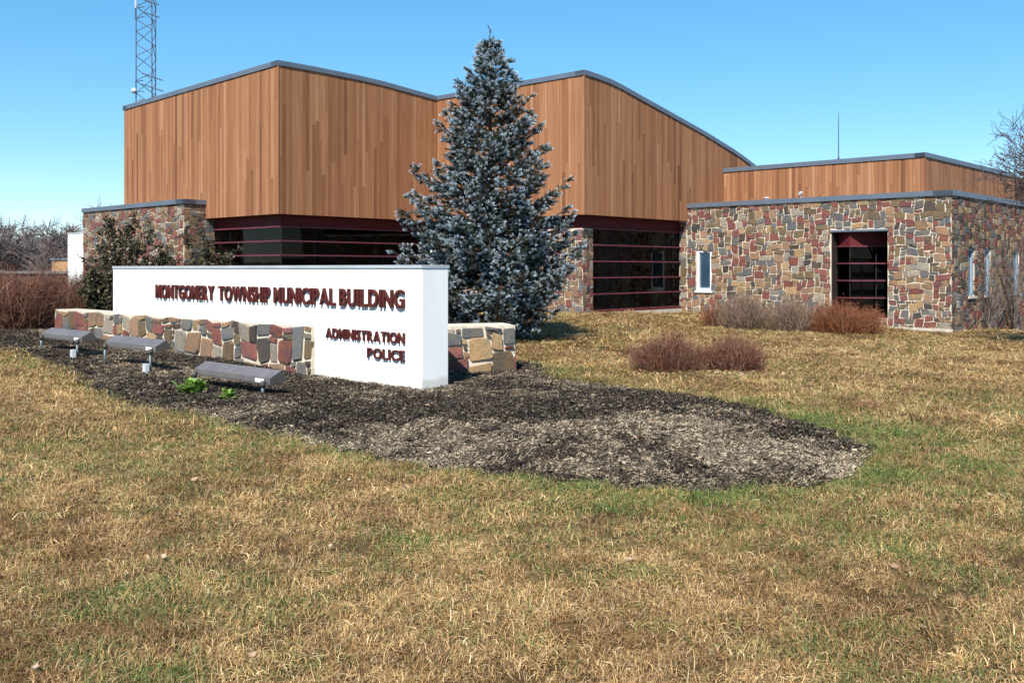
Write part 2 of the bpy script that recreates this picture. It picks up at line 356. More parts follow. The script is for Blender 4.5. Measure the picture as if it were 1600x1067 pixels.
def stone_face(owner_key, part, Wd, H, frame, cell, sizes, rng, holes=(), joint=0.021, depth=0.022, warp=0.02, weights=(6,4.2,1.4,4.2,2.0,5,1.4)):
    for r in pack(Wd, H, cell, sizes, rng, holes):
        poly = stone_poly(r, rng, joint, warp); V, Fc = stone_geo(poly, frame, rng, depth)
        mi = rng.choices(range(7), weights)[0]
        area = pix_area([frame(u, v, 0) for (u, v) in ((r[0],r[1]),(r[2],r[1]),(r[2],r[3]),(r[0],r[3]))])
        ALL_STONES.setdefault(owner_key, []).append((area, part, V, Fc, mi))
def flush_pieces(key, store, name, mass_name, mats, cap=300):
    L = sorted(store.get(key, []), key=lambda s: -s[0]); rest = {}
    for n, (area, part, V, Fc, mi) in enumerate(L):
        if n < cap and area > 0:
            me = bpy.data.meshes.new(name); me.from_pydata(V, [], Fc); me.materials.append(mats[mi]); me.update()
            link(name, me, part)
        else:
            mb = rest.setdefault(part.name, (part, MB()))[1]; n0 = len(mb.v); mb.v.extend(V)
            for f in Fc: mb.f.append(tuple(n0+i for i in f)); mb.m.append(mi)
    for part, mb in rest.values(): tag(mb.build(mass_name, mats, part), kind='stuff')

# ------------------------------------------------------------------ municipal building
bld = thing('municipal_building', 'long municipal building of cedar siding above rubble stone walls and dark glass', 'building')
ZB = 3.27                                     # underside of the timber volumes
def interp(tab):
    xs_, zs_ = zip(*tab); return lambda t: float(np.interp(t, xs_, zs_))
zB1 = interp([(0,7.85),(0.8,7.86),(1.55,7.855),(3.27,7.83),(4.3,7.78),(5.135,7.71),(6.53,7.61),(20,7.3)])
zA2 = lambda a: 7.62
zB2 = interp([(0,7.63),(0.75,7.59),(1.55,7.51),(2.95,7.235),(4.84,6.87),(6.89,6.47),(9.15,5.96),(10.35,5.61),(13,4.75)])
BOARDS = {}
def side_wall(part, L, frame, z0, ztop, rng, pitch=0.122, lo=None):
    n = max(1, round(L/pitch)); p = L/n
    for i in range(n):
        u0 = i*p+0.004; u1 = (i+1)*p-0.004; za, zb = ztop(u0)-0.05, ztop(u1)-0.05; th = 0.024+rng.uniform(-.004,.004)
        cuts = [0.0]
        if rng.random() < 0.62: cuts.append(rng.uniform(0.18,0.82))
        cuts.append(1.0)
        for c0, c1 in zip(cuts, cuts[1:]):
            e0 = 0.003 if c0 > 0 else 0; e1 = 0.003 if c1 < 1 else 0
            q = [(u0, z0+(za-z0)*c0+e0),(u1, z0+(zb-z0)*c0+e0),(u1, z0+(zb-z0)*c1-e1),(u0, z0+(za-z0)*c1-e1)]
            t2 = th+rng.uniform(-.002,.002)
            V = [frame(u, z, 0.002) for u, z in q]+[frame(u, z, t2) for u, z in q]
            Fc = [(4,5,6,7),(0,1,5,4),(1,2,6,5),(2,3,7,6),(3,0,4,7)]
            BOARDS.setdefault('b', []).append((pix_area(V[4:]), part, V, Fc, 0))
rng = random.Random(11)
# block one: timber volume body, lofted along b under the curved parapet
def loft(mb, o, a0, a1, secs, zb):   # secs: list of (b, ztop at a0, ztop at a1)
    for k in range(len(secs)-1):
        (b0, p0, q0), (b1, p1, q1) = secs[k], secs[k+1]
        mb.hexa([W(o,a1,b0,zb),W(o,a0,b0,zb),W(o,a0,b1,zb),W(o,a1,b1,zb),W(o,a1,b0,q0),W(o,a0,b0,p0),W(o,a0,b1,p1),W(o,a1,b1,q1)])
def drop(a): return 0.25*min(max(a/9.97,0),1)
mb = MB(); bs = [0,0.8,1.55,3.27,4.3,5.135,6.53]
loft(mb, P0, 0, 9.97, [(b, zB1(b)-.04, zB1(b)-.04-drop(9.97)) for b in bs]+[(14,7.4,7.2)], ZB)
part_a1 = mb.build('siding_wall', M['wood_back'], bld)
mb = MB(); loft(mb, P0, -6.58, -0.002, [(6.53+b, zB2(b)-.04, min(7.58, zB2(b)+.4)-.04) for b in (0,.75,1.55,2.95,4.84,6.89,9.15,10.35,12)], ZB)
part_a2 = mb.build('siding_wall', M['wood_back'], bld)
side_wall(part_a1, 9.97, lambda u, z, d: W(P0, u, -d, z), ZB-.01, lambda u: zB1(0)-drop(u), rng)
side_wall(part_a1, 6.53-.03, lambda u, z, d: W(P0, -d, u, z), ZB-.01, zB1, rng)
side_wall(part_a2, 6.58-.03, lambda u, z, d: W(P0, -.03-u, 6.53-d, z), ZB-.01, zA2, rng)
side_wall(part_a2, 12.0, lambda u, z, d: W(P0, -6.58-d, 6.53+u, z), ZB-.01, zB2, rng)
# right-hand upper timber storey
ZR = 5.25; mb = MB(); abox(mb, P0, -13.83, -6.62, 14.74, 26, 3.2, ZR-.04); part_a3 = mb.build('siding_wall', M['wood_back'], bld)
side_wall(part_a3, 7.2, lambda u, z, d: W(P0, -6.62-u, 14.74-d, z), 3.3, lambda u: ZR, rng)
side_wall(part_a3, 9.5, lambda u, z, d: W(P0, -13.83-d, 14.74+u, z), 3.3, lambda u: ZR, rng)
flush_pieces('b', BOARDS, 'board', 'far_boards', [M['wood']], 300)
# corner trims of weathered timber
for (a, b, z1) in ((-.032,-.032,7.82),(-6.58-.032,6.53-.032,7.6),(-13.83-.032,14.74-.032,ZR-.03)):
    mb = MB(); abox(mb, P0, a-.012, a+.03, b-.012, b+.03, ZB-.02 if z1 > 6 else 3.3, z1); mb.build('corner_trim', M['wood'], bld)
# parapet copings
def coping(pts, part_name='roof_coping', h=0.15, out=0.06, inn=0.30, mat=None):   # pts: (a,b,z, outward a, outward b)
    mb = MB()
    for p, q in zip(pts, pts[1:]):
        def ring(s, du): a, b, z, oa, ob = s; return W(P0, a+oa*du, b+ob*du, z)
        def up(v, dz): return (v[0], v[1], v[2]+dz)
        A, B, C, D = ring(p, out), ring(q, out), ring(q, -inn), ring(p, -inn)
        mb.hexa([up(v,-h*0.75) for v in (A,B,C,D)]+[up(v,h*0.25) for v in (A,B,C,D)])
    return mb.build(part_name, mat or M['coping'], bld)
fine = list(np.linspace(0, 6.53, 12))
coping([(9.97,0,zB1(0)-drop(9.97),0,-1),(-.04,0,zB1(0),0,-1)])
coping([(0,b-.06 if b == 0 else b,zB1(b),-1,0) for b in fine])
coping([(0,6.53,7.62,0,-1),(-6.62,6.53,7.63,0,-1)])
coping([(-6.58,6.53+b-(.06 if b == 0 else 0),zB2(b),-1,0) for b in np.linspace(0,12,20)])
coping([(-6.58,14.74,ZR,0,-1),(-13.87,14.74,ZR,0,-1)]); coping([(-13.83,14.68,ZR,-1,0),(-13.83,24.2,ZR,-1,0)])
coping([(9.97,-.06,zB1(0)-drop(9.97)-.003,1,0),(9.97,14,7.2,1,0)])

# stone volumes
SZ_B = [(3,2)]*6+[(2,2)]*6+[(2,1)]*3+[(4,2)]*4+[(3,3)]*4+[(2,3)]+[(3,1)]*3+[(4,3)]*3+[(1,1)]*1+[(5,2)]*2+[(2,2)]*2
ZS = 3.80
def stone_part(a0, a1, b0, b1, z0, z1):
    mb = MB(); abox(mb, P0, a0, a1, b0, b1, z0, z1); return mb.build('stone_wall', M['mortar'], bld)
rs = random.Random(5)
# right volume: front wall with a narrow window and a glazed recess cut through it
FA = -6.58; FB = 12.33; ZG = -0.9; LA = 8.86
win_n = (0.37, 0.85, 0.97, 2.25)              # u0, z0, u1, z1 of the narrow window
win_b = (5.26, 0.10, 7.02, 2.80)              # of the recess
mb = MB()
def wall_with_holes(mb, u_max, z0, z1, holes, put):
    us = sorted({0, u_max}|{h[0] for h in holes}|{h[2] for h in holes})
    for ua, ub in zip(us, us[1:]):
        hs = [h for h in holes if h[0] < (ua+ub)/2 < h[2]]
        if not hs: put(mb, ua, ub, z0, z1)
        else:
            put(mb, ua, ub, z0, hs[0][1]); put(mb, ua, ub, hs[0][3], z1)
wall_with_holes(mb, LA, ZG, ZS, [win_n, win_b], lambda m_, ua, ub, z0, z1: abox(m_, P0, FA-ub, FA-ua, FB, FB+.45, z0, z1))
part_front = mb.build('stone_wall', M['mortar'], bld)
CELL = 0.087
stone_face('bld', part_front, LA, ZS-ZG-.1, lambda u, v, d: W(P0, FA-u, FB-d, ZG+v), CELL, SZ_B, rs,
           holes=[(h[0]-.02, h[1]-ZG, h[2]+.02, h[3]-ZG) for h in (win_n, win_b)])
part_ret = stone_part(FA+.002, FA+.62, FB-.02, FB+.4, ZG, ZB-.01)
stone_face('bld', part_ret, .60, ZB-ZG-.05, lambda u, v, d: W(P0, FA+.61-u, FB-.02-d, ZG+v), .105, [(3,2),(2,2),(3,3),(2,1)], rs)
# right volume: side wall with three slot windows
EA = FA-LA; slots = [(1.40,.78,2.0,2.23),(2.94,.78,3.56,2.23),(5.95,.78,6.6,2.23)]
mb = MB(); wall_with_holes(mb, 11.0-.452, -1.4, ZS, [(h[0]-.452,h[1],h[2]-.452,h[3]) for h in slots], lambda m_, ua, ub, z0, z1: abox(m_, P0, EA, EA+.45, FB+.452+ua, FB+.452+ub, z0, z1))
part_side = mb.build('stone_wall', M['mortar'], bld)
stone_face('bld', part_side, 10.95, ZS+1.3, lambda u, v, d: W(P0, EA-d, FB+u, -1.4+v), CELL, SZ_B, rs, holes=[(h[0]-.02,h[1]+1.4,h[2]+.02,h[3]+1.4) for h in slots], depth=0.028, weights=(5,3,2,3.5,1.2,3,2.2))
mb = MB(); abox(mb, P0, EA+.46, FA, FB+.46, FB+10.9, ZS-.35, ZS-.1); mb.build('flat_roof', M['roof'], bld)
coping([(-6.56,FB,ZS+.03,0,-1),(EA-.06,FB,ZS+.03,0,-1)], out=.07, inn=.5); coping([(EA,FB-.07,ZS+.028,-1,0),(EA,FB+10.9,ZS+.028,-1,0)], out=.07, inn=.5)
mb = MB(); abox(mb, P0, EA-.05, FA-4.4, FB-.06, FB, -.75, -.14); mb.build('footing', M['slab'], bld)
# left volume
L0, L1, LB = 4.19, 11.67, -0.80
part_l = stone_part(L0, L1, LB, 5, -.4, ZS)
stone_face('bld', part_l, L1-L0, ZS+.35, lambda u, v, d: W(P0, L1-u, LB-d, -.4+v), CELL, SZ_B, rs)
stone_face('bld', part_l, 1.8, ZS+.35, lambda u, v, d: W(P0, L0-d, LB+u, -.4+v), CELL, SZ_B, rs, weights=(3,2,2,5,.6,3,4), depth=.028)
coping([(L1,LB,ZS+.03,0,-1),(L0-.07,LB,ZS+.03,0,-1)], out=.07, inn=.4); coping([(L0,LB-.07,ZS+.028,-1,0),(L0,2,ZS+.028,-1,0)], out=.07, inn=.4)
# stone wall under block two and its pier
part_p = stone_part(-6.28, .285, 6.83, 7.35, -.4, 2.86)
stone_face('bld', part_p, 6.56, 2.86+.35, lambda u, v, d: W(P0, .28-u, 6.83-d, -.4+v), CELL, SZ_B, rs)
stone_face('bld', part_p, .52, 2.86+.35, lambda u, v, d: W(P0, -6.28-d, 6.83+u, -.4+v), CELL, [(2,2),(3,2),(2,1),(3,3),(2,3)], rs)
flush_pieces('bld', ALL_STONES, 'stone', 'small_stones', STM, 300)

# glazed bands: maroon head panel, plum rails, tinted panes, dark room and blinds behind
def band(L, frame, z0, z1, head, rails, cols, rng, room=2.2, blinds=True, sill=True, posts=True, sides=True):
    w = thing_part('window')
    def bx(name, u0, u1, d0, d1, za, zb, mat):
        m_ = MB(); P_ = [frame(u0,d0,za),frame(u1,d0,za),frame(u1,d1,za),frame(u0,d1,za),frame(u0,d0,zb),frame(u1,d0,zb),frame(u1,d1,zb),frame(u0,d1,zb)]
        m_.hexa(P_); return m_.build(name, mat, w)
    bx('head_panel', 0, L, -.10, 0.0, z1-head, z1, M['red_metal'])
    zs = [z0+.07+(z1-head-z0-.07)*k/rails for k in range(rails+1)]
    for k, z in enumerate(zs):
        bx('rail', 0, L, -.06, .055, z-.022, z+.022, M['mullion'])
    us = [L*k/cols for k in range(cols+1)]
    for i in range(cols):
        for k in range(rails):
            t = rng.uniform(-.004,.004)
            m_ = MB(); m_.poly([frame(us[i]+.012, t, zs[k]+.022), frame(us[i+1]-.012, -t, zs[k]+.022), frame(us[i+1]-.012, -t+.003, zs[k+1]-.022), frame(us[i]+.012, t+.003, zs[k+1]-.022)])
            m_.build('pane', M['glass'], w)
    if posts:
        for u in us: bx('mullion', max(0,u-.016), min(L,u+.016), -.09, -.012, z0+.07, z1-head, M['soffit'])
    if sill: bx('sill', 0, L, -.12, .09, z0, z0+.048, M['red_metal'])
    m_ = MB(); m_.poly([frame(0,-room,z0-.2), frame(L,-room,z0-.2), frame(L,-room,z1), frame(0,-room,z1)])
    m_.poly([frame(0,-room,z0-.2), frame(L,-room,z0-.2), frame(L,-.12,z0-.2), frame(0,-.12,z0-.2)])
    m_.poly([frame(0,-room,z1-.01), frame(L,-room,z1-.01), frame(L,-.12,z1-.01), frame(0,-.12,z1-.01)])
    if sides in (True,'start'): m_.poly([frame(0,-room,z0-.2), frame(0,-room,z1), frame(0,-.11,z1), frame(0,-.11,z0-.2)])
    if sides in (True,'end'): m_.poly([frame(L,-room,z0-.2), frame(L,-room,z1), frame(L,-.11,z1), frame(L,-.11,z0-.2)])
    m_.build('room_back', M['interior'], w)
    if blinds:
        m_ = MB(); u = 0.15; zb = z0+.1
        while u < L-.3:
            if rng.random() < .72:
                for q in range(6):
                    uu = u+q*.09; dd = -.34-.03*(q%2)
                    m_.poly([frame(uu,dd,zb), frame(uu+.088,-.34-.03*((q+1)%2),zb), frame(uu+.088,-.34-.03*((q+1)%2),z1-head-.08), frame(uu,dd,z1-head-.08)])
            u += .6
        m_.build('blind', M['curtain'], w)
    return w
def thing_part(name):
    o = bpy.data.objects.new(name, None); COL.objects.link(o); o.parent = bld; return o
rb = random.Random(3)
# outward distance d is positive towards the lawn
band(L0-.3-.0, lambda u, d, z: W(P0, L0-u, .3-d, z), .2, ZB-.005, .37, 6, 4, rb, blinds=False, sides='start')                 # under the left timber front
band(6.53-.33, lambda u, d, z: W(P0, .3-d, .303+u, z), .2, ZB-.005, .37, 6, 5, rb, blinds=False, sides='end')              # under its return
band(4.93, lambda u, d, z: W(P0, -6.28-d, 7.36+u, z), .22, ZB-.005, .40, 5, 3, rb, blinds=True) # tall window beside the pier
mb = MB(); abox(mb, P0, -6.4, -6.0, 7.36, 12.29, -.4, .215); mb.build('sill_slab', M['slab'], bld)
mb = MB(); abox(mb, P0, -6.28, .285, 6.83, 7.1, 2.862, ZB-.004); abox(mb, P0, -6.285, -6.0, 6.826, 7.358, 2.865, ZB-.006); mb.build('head_panel', M['red_metal'], bld)
for a in (-5.8,-4.6,-3.2,-1.6):
    mb = MB(); abox(mb, P0, a-.02, a+.02, 6.8, 6.83, 2.866, ZB-.005); mb.build('panel_seam', M['soffit'], bld)
for a0_, a1_, b0_, b1_ in ((0,L0-.3,-.0,.29),(-.0,.29,.3,6.5)):
    pass
# slot and narrow windows
def small_window(frame, L, z0, z1, blind, sill_mat, fm='white_frame'):
    w = thing_part('window'); fr = .085
    def bx(name, u0, u1, d0, d1, za, zb, mat):
        m_ = MB(); m_.hexa([frame(u0,d0,za),frame(u1,d0,za),frame(u1,d1,za),frame(u0,d1,za),frame(u0,d0,zb),frame(u1,d0,zb),frame(u1,d1,zb),frame(u0,d1,zb)]); return m_.build(name, mat, w)
    bx('frame', 0, fr, -.14, -.03, z0, z1, M[fm]); bx('frame', L-fr, L, -.14, -.03, z0, z1, M[fm])
    bx('frame', fr, L-fr, -.14, -.031, z0, z0+fr, M[fm]); bx('frame', fr, L-fr, -.14, -.031, z1-fr, z1, M[fm])
    m_ = MB(); m_.poly([frame(fr,-.10,z0+fr),frame(L-fr,-.10,z0+fr),frame(L-fr,-.10,z1-fr),frame(fr,-.10,z1-fr)]); m_.build('pane', M['clear_glass'], w)
    m_ = MB(); m_.poly([frame(fr*.5,-.118,z0+.01),frame(L-fr*.5,-.118,z0+.01),frame(L-fr*.5,-.118,z1-.01),frame(fr*.5,-.118,z1-.01)]); m_.build('blind', blind, w)
    bx('sill', -.05, L+.05, -.1, .07, z0-.07, z0-.004, sill_mat)
small_window(lambda u, d, z: W(P0, FA-win_n[0]-u, FB-d, z), win_n[2]-win_n[0], win_n[1], win_n[3], M['sky_tint_blind'], M['white_frame'])
for h in slots:
    small_window(lambda u, d, z, h=h: W(P0, EA-d, FB+h[0]+u, z), h[2]-h[0], h[1], h[3], M['sky_tint_blind'], M['slab'], 'slot_frame')  # sky reflection of the slot panes is painted into the blind colour
# glazed recess: two glass faces meeting at a post just behind the stone face
u0, z0, u1, z1 = win_b
Cu, Cd = u0+.56, -.06
def seg_frame(pa, pb):
    pa = Vector(W(P0, FA-pa[0], FB-pa[1], 0)); pb = Vector(W(P0, FA-pb[0], FB-pb[1], 0)); dv = (pb-pa); Ls = dv.length; dv.normalize(); nv = Vector((dv.y,-dv.x,0))
    return Ls, (lambda u, d, z: tuple(pa+dv*u+nv*d+Vector((0,0,z))))
Ls, fr_ = seg_frame((u0+.035,-.34), (Cu,Cd)); band(Ls-.012, fr_, z0, z1-.062, .44, 4, 1, rb, room=.5, blinds=False, sides=False)
Ls, fr_ = seg_frame((Cu,Cd), (u1+.05,-1.05)); band(Ls, fr_, z0, z1-.062, .44, 4, 2, rb, room=.35, blinds=False, sides=False)
mb = MB(); abox(mb, P0, FA-u1-.03, FA-u0+.03, FB-.05, FB+1.8, z1-.06, z1-.002); mb.build('window_lid', M['coping'], bld)
mb = MB(); abox(mb, P0, FA-u0-.03, FA-u0-.001, FB-.012, FB+.44, z0, z1-.065); mb.build('jamb', M['soffit'], bld)
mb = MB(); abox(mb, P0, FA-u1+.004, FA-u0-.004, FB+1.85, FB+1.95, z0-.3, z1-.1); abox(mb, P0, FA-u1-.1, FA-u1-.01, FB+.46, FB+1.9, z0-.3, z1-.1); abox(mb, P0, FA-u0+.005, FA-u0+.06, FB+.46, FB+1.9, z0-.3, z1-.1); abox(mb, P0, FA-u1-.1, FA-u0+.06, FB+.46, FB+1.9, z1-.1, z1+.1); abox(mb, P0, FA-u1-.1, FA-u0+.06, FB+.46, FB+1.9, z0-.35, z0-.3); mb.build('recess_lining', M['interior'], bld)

# roof fittings
def P_at(px, Y, y): return ((px-800)/1520*Y, Y, EYE-(y-420)*Y/1520)
mb = MB(); q = W(P0, -10.2, 16.5, 0); mb.tube([(q[0],q[1],ZR-.05),(q[0],q[1],6.2),(q[0],q[1],7.15)], [.022,.018,.01], 6); mb.tube([(q[0],q[1],ZR-.05),(q[0],q[1],ZR+.3)], .04, 6)
tag(mb.build('whip_antenna', M['steel']), 'thin vertical whip antenna on the right-hand flat roof', 'antenna')
for n, (a, lab) in enumerate(((-9.55,'small white vent cap on the stone parapet, nearer the tall dark window'),(-10.75,'small white camera post on the stone parapet above the maroon recess'))):
    q = W(P0, a, 12.45, 0); z = ZS+.06; mb = MB()
    if n == 0: mb.tube([(q[0],q[1],z),(q[0],q[1],z+.07),(q[0],q[1],z+.09)], [.05,.05,.02], 8); mb.tube([(q[0],q[1],z+.07),(q[0],q[1],z+.10)], [.09,.07], 8)
    else: mb.tube([(q[0],q[1],z),(q[0],q[1],z+.16)], .022, 6); mb.tube([(q[0]-.06,q[1]-.07,z+.15),(q[0]+.03,q[1]+.03,z+.19)], [.05,.045], 8)
    tag(mb.build('roof_vent' if n == 0 else 'security_camera', M['box']), lab, 'vent' if n == 0 else 'camera')

# ------------------------------------------------------------------ entrance sign
sign = thing('entrance_sign', 'long white stucco monument sign with oxblood raised lettering', 'sign')
ZT = 1.652
mb = MB(); abox(mb, S0, 0, 9.1, 0, .475, -.25, ZT-.045); mb.build('panel', M['white'], sign)
cuts = [0-.012, 1.75, 4.2, 6.7, 9.112]
for c0, c1 in zip(cuts, cuts[1:]):
    mb = MB(); abox(mb, S0, c0+.002, c1-.002, -.018, .493, ZT-.043, ZT); mb.build('cap', M['cap'], sign)
glyphs = {}
def glyph(ch):
    if ch in glyphs: return glyphs[ch]
    cu = bpy.data.curves.new('glyph', 'FONT'); cu.body = ch; cu.size = 1.0; cu.offset = 0.016; cu.resolution_u = 4
    ob = bpy.data.objects.new('glyph', cu); COL.objects.link(ob); dg = bpy.context.evaluated_depsgraph_get(); dg.update()
    me = bpy.data.meshes.new_from_object(ob.evaluated_get(dg)); bpy.data.objects.remove(ob); bpy.data.curves.remove(cu)
    n = len(me.vertices); co = np.empty(n*3); me.vertices.foreach_get('co', co); co = co.reshape(-1,3)
    polys = [tuple(p.vertices) for p in me.polygons]; bpy.data.meshes.remove(me)
    glyphs[ch] = (co, polys); return glyphs[ch]
def word(text, a_left, a_right, z0, h, depth=0.048):
    gs = [glyph(c) for c in text]; ref = glyph('E')[0]; y0, y1 = ref[:,1].min(), ref[:,1].max(); sy = h/(y1-y0)
    gap = 0.12
    ws = [g[0][:,0].max()-g[0][:,0].min() for g in gs]; tot = sum(ws)+gap*(len(ws)-1); sx = (a_left-a_right)/tot
    x = 0.0
    for g, w_ in zip(gs, ws):
        co, polys = g; mn = co[:,0].min()
        # weld, extrude: front, back and sides from boundary edges
        key = {}; idx = []
        vs = []
        for c in co:
            k = (round(c[0],4), round(c[1],4))
            if k not in key: key[k] = len(vs); vs.append(k)
            idx.append(key[k])
        pf = [tuple(dict.fromkeys(idx[i] for i in p)) for p in polys]; pf = [p for p in pf if len(p) > 2]
        edges = {}
        for p in pf:
            for i in range(len(p)): e = (p[i], p[(i+1)%len(p)]); edges[e] = 1
        bd = [e for e in edges if (e[1], e[0]) not in edges]
        def pt(k, d): return W(S0, a_left-(x+(k[0]-mn))*sx, -d, z0+(k[1]-y0)*sy)
        V = [pt(k, depth) for k in vs]+[pt(k, 0.012) for k in vs]; n = len(vs)
        Fc = list(pf)+[tuple(n+i for i in reversed(p)) for p in pf]+[(e[1],e[0],e[0]+n,e[1]+n) for e in bd]
        me = bpy.data.meshes.new('letter'); me.from_pydata(V, [], Fc); me.materials.append(M['letter']); me.update()
        link('letter', me, sign); x += w_+gap
HZ = 1.058; HH = .252
word('MONTGOMERY', 7.30, 5.27, HZ, HH); word('TOWNSHIP', 5.11, 3.58, HZ, HH); word('MUNICIPAL', 3.46, 1.88, HZ, HH); word('BUILDING', 1.77, .338, HZ, HH)
word('ADMINISTRATION', 2.11, .338, .572, .150, .038); word('POLICE', 1.135, .338, .334, .145, .038)

# low stone walls of the sign
SZ_S = [(3,4)]*3+[(4,4)]*4+[(3,3)]*5+[(4,3)]*5+[(2,3)]*2+[(3,2)]*3+[(4,2)]*3+[(2,2)]*2+[(5,4)]*3+[(5,3)]*3+[(3,1)]+[(3,5)]
lw = thing('low_stone_wall', 'long low rubble stone wall running under the left part of the white sign', 'wall')
mb = MB(); abox(mb, S0, 2.42, 11.72, -.055, -.0025, -.35, .715); abox(mb, S0, 9.104, 11.72, -.003, .44, -.35, .715); body = mb.build('mortar_core', M['mortar'], lw)
rs = random.Random(21)
stone_face('lw', body, 9.3, .715+.30, lambda u, v, d: W(S0, 11.72-u, -.055-d, -.30+v), .098, SZ_S, rs, joint=.030, depth=.032, warp=.022, weights=(5,4,2.4,3,3.0,4,1.3))
flush_pieces('lw', ALL_STONES, 'stone', 'small_stones', STM)
mb = MB(); abox(mb, S0, 2.43, 9.1, -.05, -.003, .7155, .724); abox(mb, S0, 9.1, 11.70, -.05, .43, .7155, .728); mb.build('mortar_cap', M['mortar'], lw)
rw = thing('low_stone_wall', 'short low rubble stone wall behind the right end of the white sign, before the spruce', 'wall')
RW0 = Vector((-1.45, 15.02, 0)); RWD = Vector((1.5, .52, 0)); RWL = RWD.length; RWD.normalize(); RWN = Vector((RWD.y, -RWD.x, 0))
def FR(u, v, d): q = RW0+RWD*u+RWN*d; return (q.x, q.y, v)
mb = MB(); mb.hexa([FR(0,-.4,0),FR(RWL,-.4,0),FR(RWL,-.4,-.45),FR(0,-.4,-.45),FR(0,.70,0),FR(RWL,.70,0),FR(RWL,.70,-.45),FR(0,.70,-.45)]); body = mb.build('mortar_core', M['mortar'], rw)
rs = random.Random(8)
stone_face('rw', body, RWL, .70+.35, lambda u, v, d: FR(u, -.36+v, d), .098, SZ_S, rs, joint=.036, depth=.045, weights=(3,4,3,5,1.5,4,2))
stone_face('rw', body, .45, .70+.35, lambda u, v, d: FR(RWL+d, -.36+v, -u), .098, SZ_S, rs, joint=.036, depth=.035)
flush_pieces('rw', ALL_STONES, 'stone', 'small_stones', STM)
mb = MB(); mb.hexa([FR(.03,.701,-.02),FR(RWL-.04,.701,-.02),FR(RWL-.04,.701,-.43),FR(.03,.701,-.43),FR(.06,.712,-.05),FR(RWL-.08,.72,-.05),FR(RWL-.08,.722,-.4),FR(.06,.72,-.4)]); mb.build('mortar_cap', M['mortar'], rw)

# ------------------------------------------------------------------ sign floodlights
def floodlight(lx, ly, L, zb, lab, junction):
    o = Vector((lx, ly, 0)); t = thing('sign_floodlight', lab, 'floodlight', group='floodlights aimed at the sign')
    prof = [(0,0),(0,.085),(.17,.175),(.27,.035)]; prof = [(b, z+zb) for b, z in prof]
    mb = MB(); mb.poly([W(o,0,b,z) for b, z in prof]); mb.poly([W(o,-L,b,z) for b, z in reversed(prof)])
    for i in range(4):
        (b0,q0),(b1,q1) = prof[i], prof[(i+1)%4]; mb.poly([W(o,0,b0,q0),W(o,-L,b0,q0),W(o,-L,b1,q1),W(o,0,b1,q1)][::-1])
    hs = mb.build('housing', M['fixture'], t)
    mb = MB(); c = (.115, zb+.075); mb.poly([W(o,-L-.004,c[0]+(b-c[0])*.985,c[1]+(z-c[1])*.97) for b, z in reversed(prof)]); mb.build('end_plate', M['dark_fixture'], hs)
    mb = MB(); mb.poly([W(o,-.02,-.003,zb+.012),W(o,-L+.02,-.003,zb+.012),W(o,-L+.02,-.003,zb+.02),W(o,-.02,-.003,zb+.02)]); mb.build('seam', M['dark_fixture'], hs)
    mb = MB(); mb.poly([W(o,-L*.82,-.005,zb+.02),W(o,-L*.93,-.005,zb+.02),W(o,-L*.93,-.005,zb+.07),W(o,-L*.82,-.005,zb+.07)]); mb.build('sticker', M['sticker'], hs)
    mb = MB(); mb.poly([W(o,-.02,.172,zb+.165),W(o,-L+.02,.172,zb+.165),W(o,-L+.02,.268,zb+.042),W(o,-.02,.268,zb+.042)]); mb.build('lens', M['clear_glass'], hs)
    for k in (.06, L*.94):
        q = W(o,-k,-.035,0); gzq = top_z(q[0], q[1])
        mb = MB(); mb.tube([(q[0],q[1],gzq-.1),(q[0],q[1],zb+.0)], .020, 8); ps = mb.build('post', M['post'], t, True)
        mb = MB(); mb.tube([(q[0],q[1],zb-.03),(q[0],q[1],zb+.045)], [.034,.030], 8); r_ = W(o,-k,.0,0); mb.tube([(q[0],q[1],zb+.03),(r_[0],r_[1],zb+.03)], .02, 8); mb.build('knuckle', M['dark_fixture'], ps, True)
    if junction:
        q = W(o,-L*.95,-.06,0); g = top_z(q[0], q[1]); mb = MB(); oo = Vector((q[0],q[1],0))
        abox(mb, oo, -.045,.045,-.08,-.02, g-.03, g+.13); jb = mb.build('junction_box', M['box'], t)
        mb = MB(); abox(mb, oo, -.037,.037,-.086,-.0805, g+.01, g+.12); mb.build('cover', M['box'], jb)
floodlight(-8.48,17.55,1.65,.36,'sign floodlight farthest left, beside the red-brown hedge end', True)
floodlight(-6.50,15.55,1.65,.36,'middle sign floodlight on tall posts with a white junction box below', True)
floodlight(-4.42,13.55,1.85,.13,'nearest sign floodlight, low on the mulch beside the green weeds', False)

# ------------------------------------------------------------------ lattice tower behind the building
TY = 52.0; tx = (231-800)/1520*TY; tw = thing('lattice_tower', 'tall triangular steel lattice radio tower behind the cedar building', 'tower', (0,0,0))
R_ = .60; legs = [(tx+R_*math.cos(t), TY+R_*math.sin(t)) for t in (math.radians(190), math.radians(310), math.radians(70))]
HT = 24.0
for (x, y) in legs: mb = MB(); mb.tube([(x,y,-1.2),(x,y,HT)], .032, 6); mb.build('leg', M['steel'], tw)
for i in range(3):
    (xa,ya),(xb,yb) = legs[i], legs[(i+1)%3]; z = 0.4; k = 0
    while z < HT-.8:
        mb = MB(); mb.tube([(xa,ya,z),(xb,yb,z+.66)] if k%2 == 0 else [(xb,yb,z),(xa,ya,z+.66)], .02, 4); mb.build('brace', M['steel'], tw); z += .66; k += 1
def bar(p, q, r=.025, m=None, nm='crossarm', par=tw): mb = MB(); mb.tube([p,q], r, 5); return mb.build(nm, m or M['steel'], par)
def tp(px, y, dy=0): return P_at(px, TY+dy, y)
for (xa,ya,xb,yb) in ((222,115,254,126),(222,132,255,143),(224,0,248,8),(225,20,249,28)): bar(tp(xa,ya,-.7), tp(xb,yb,-.7), .035)
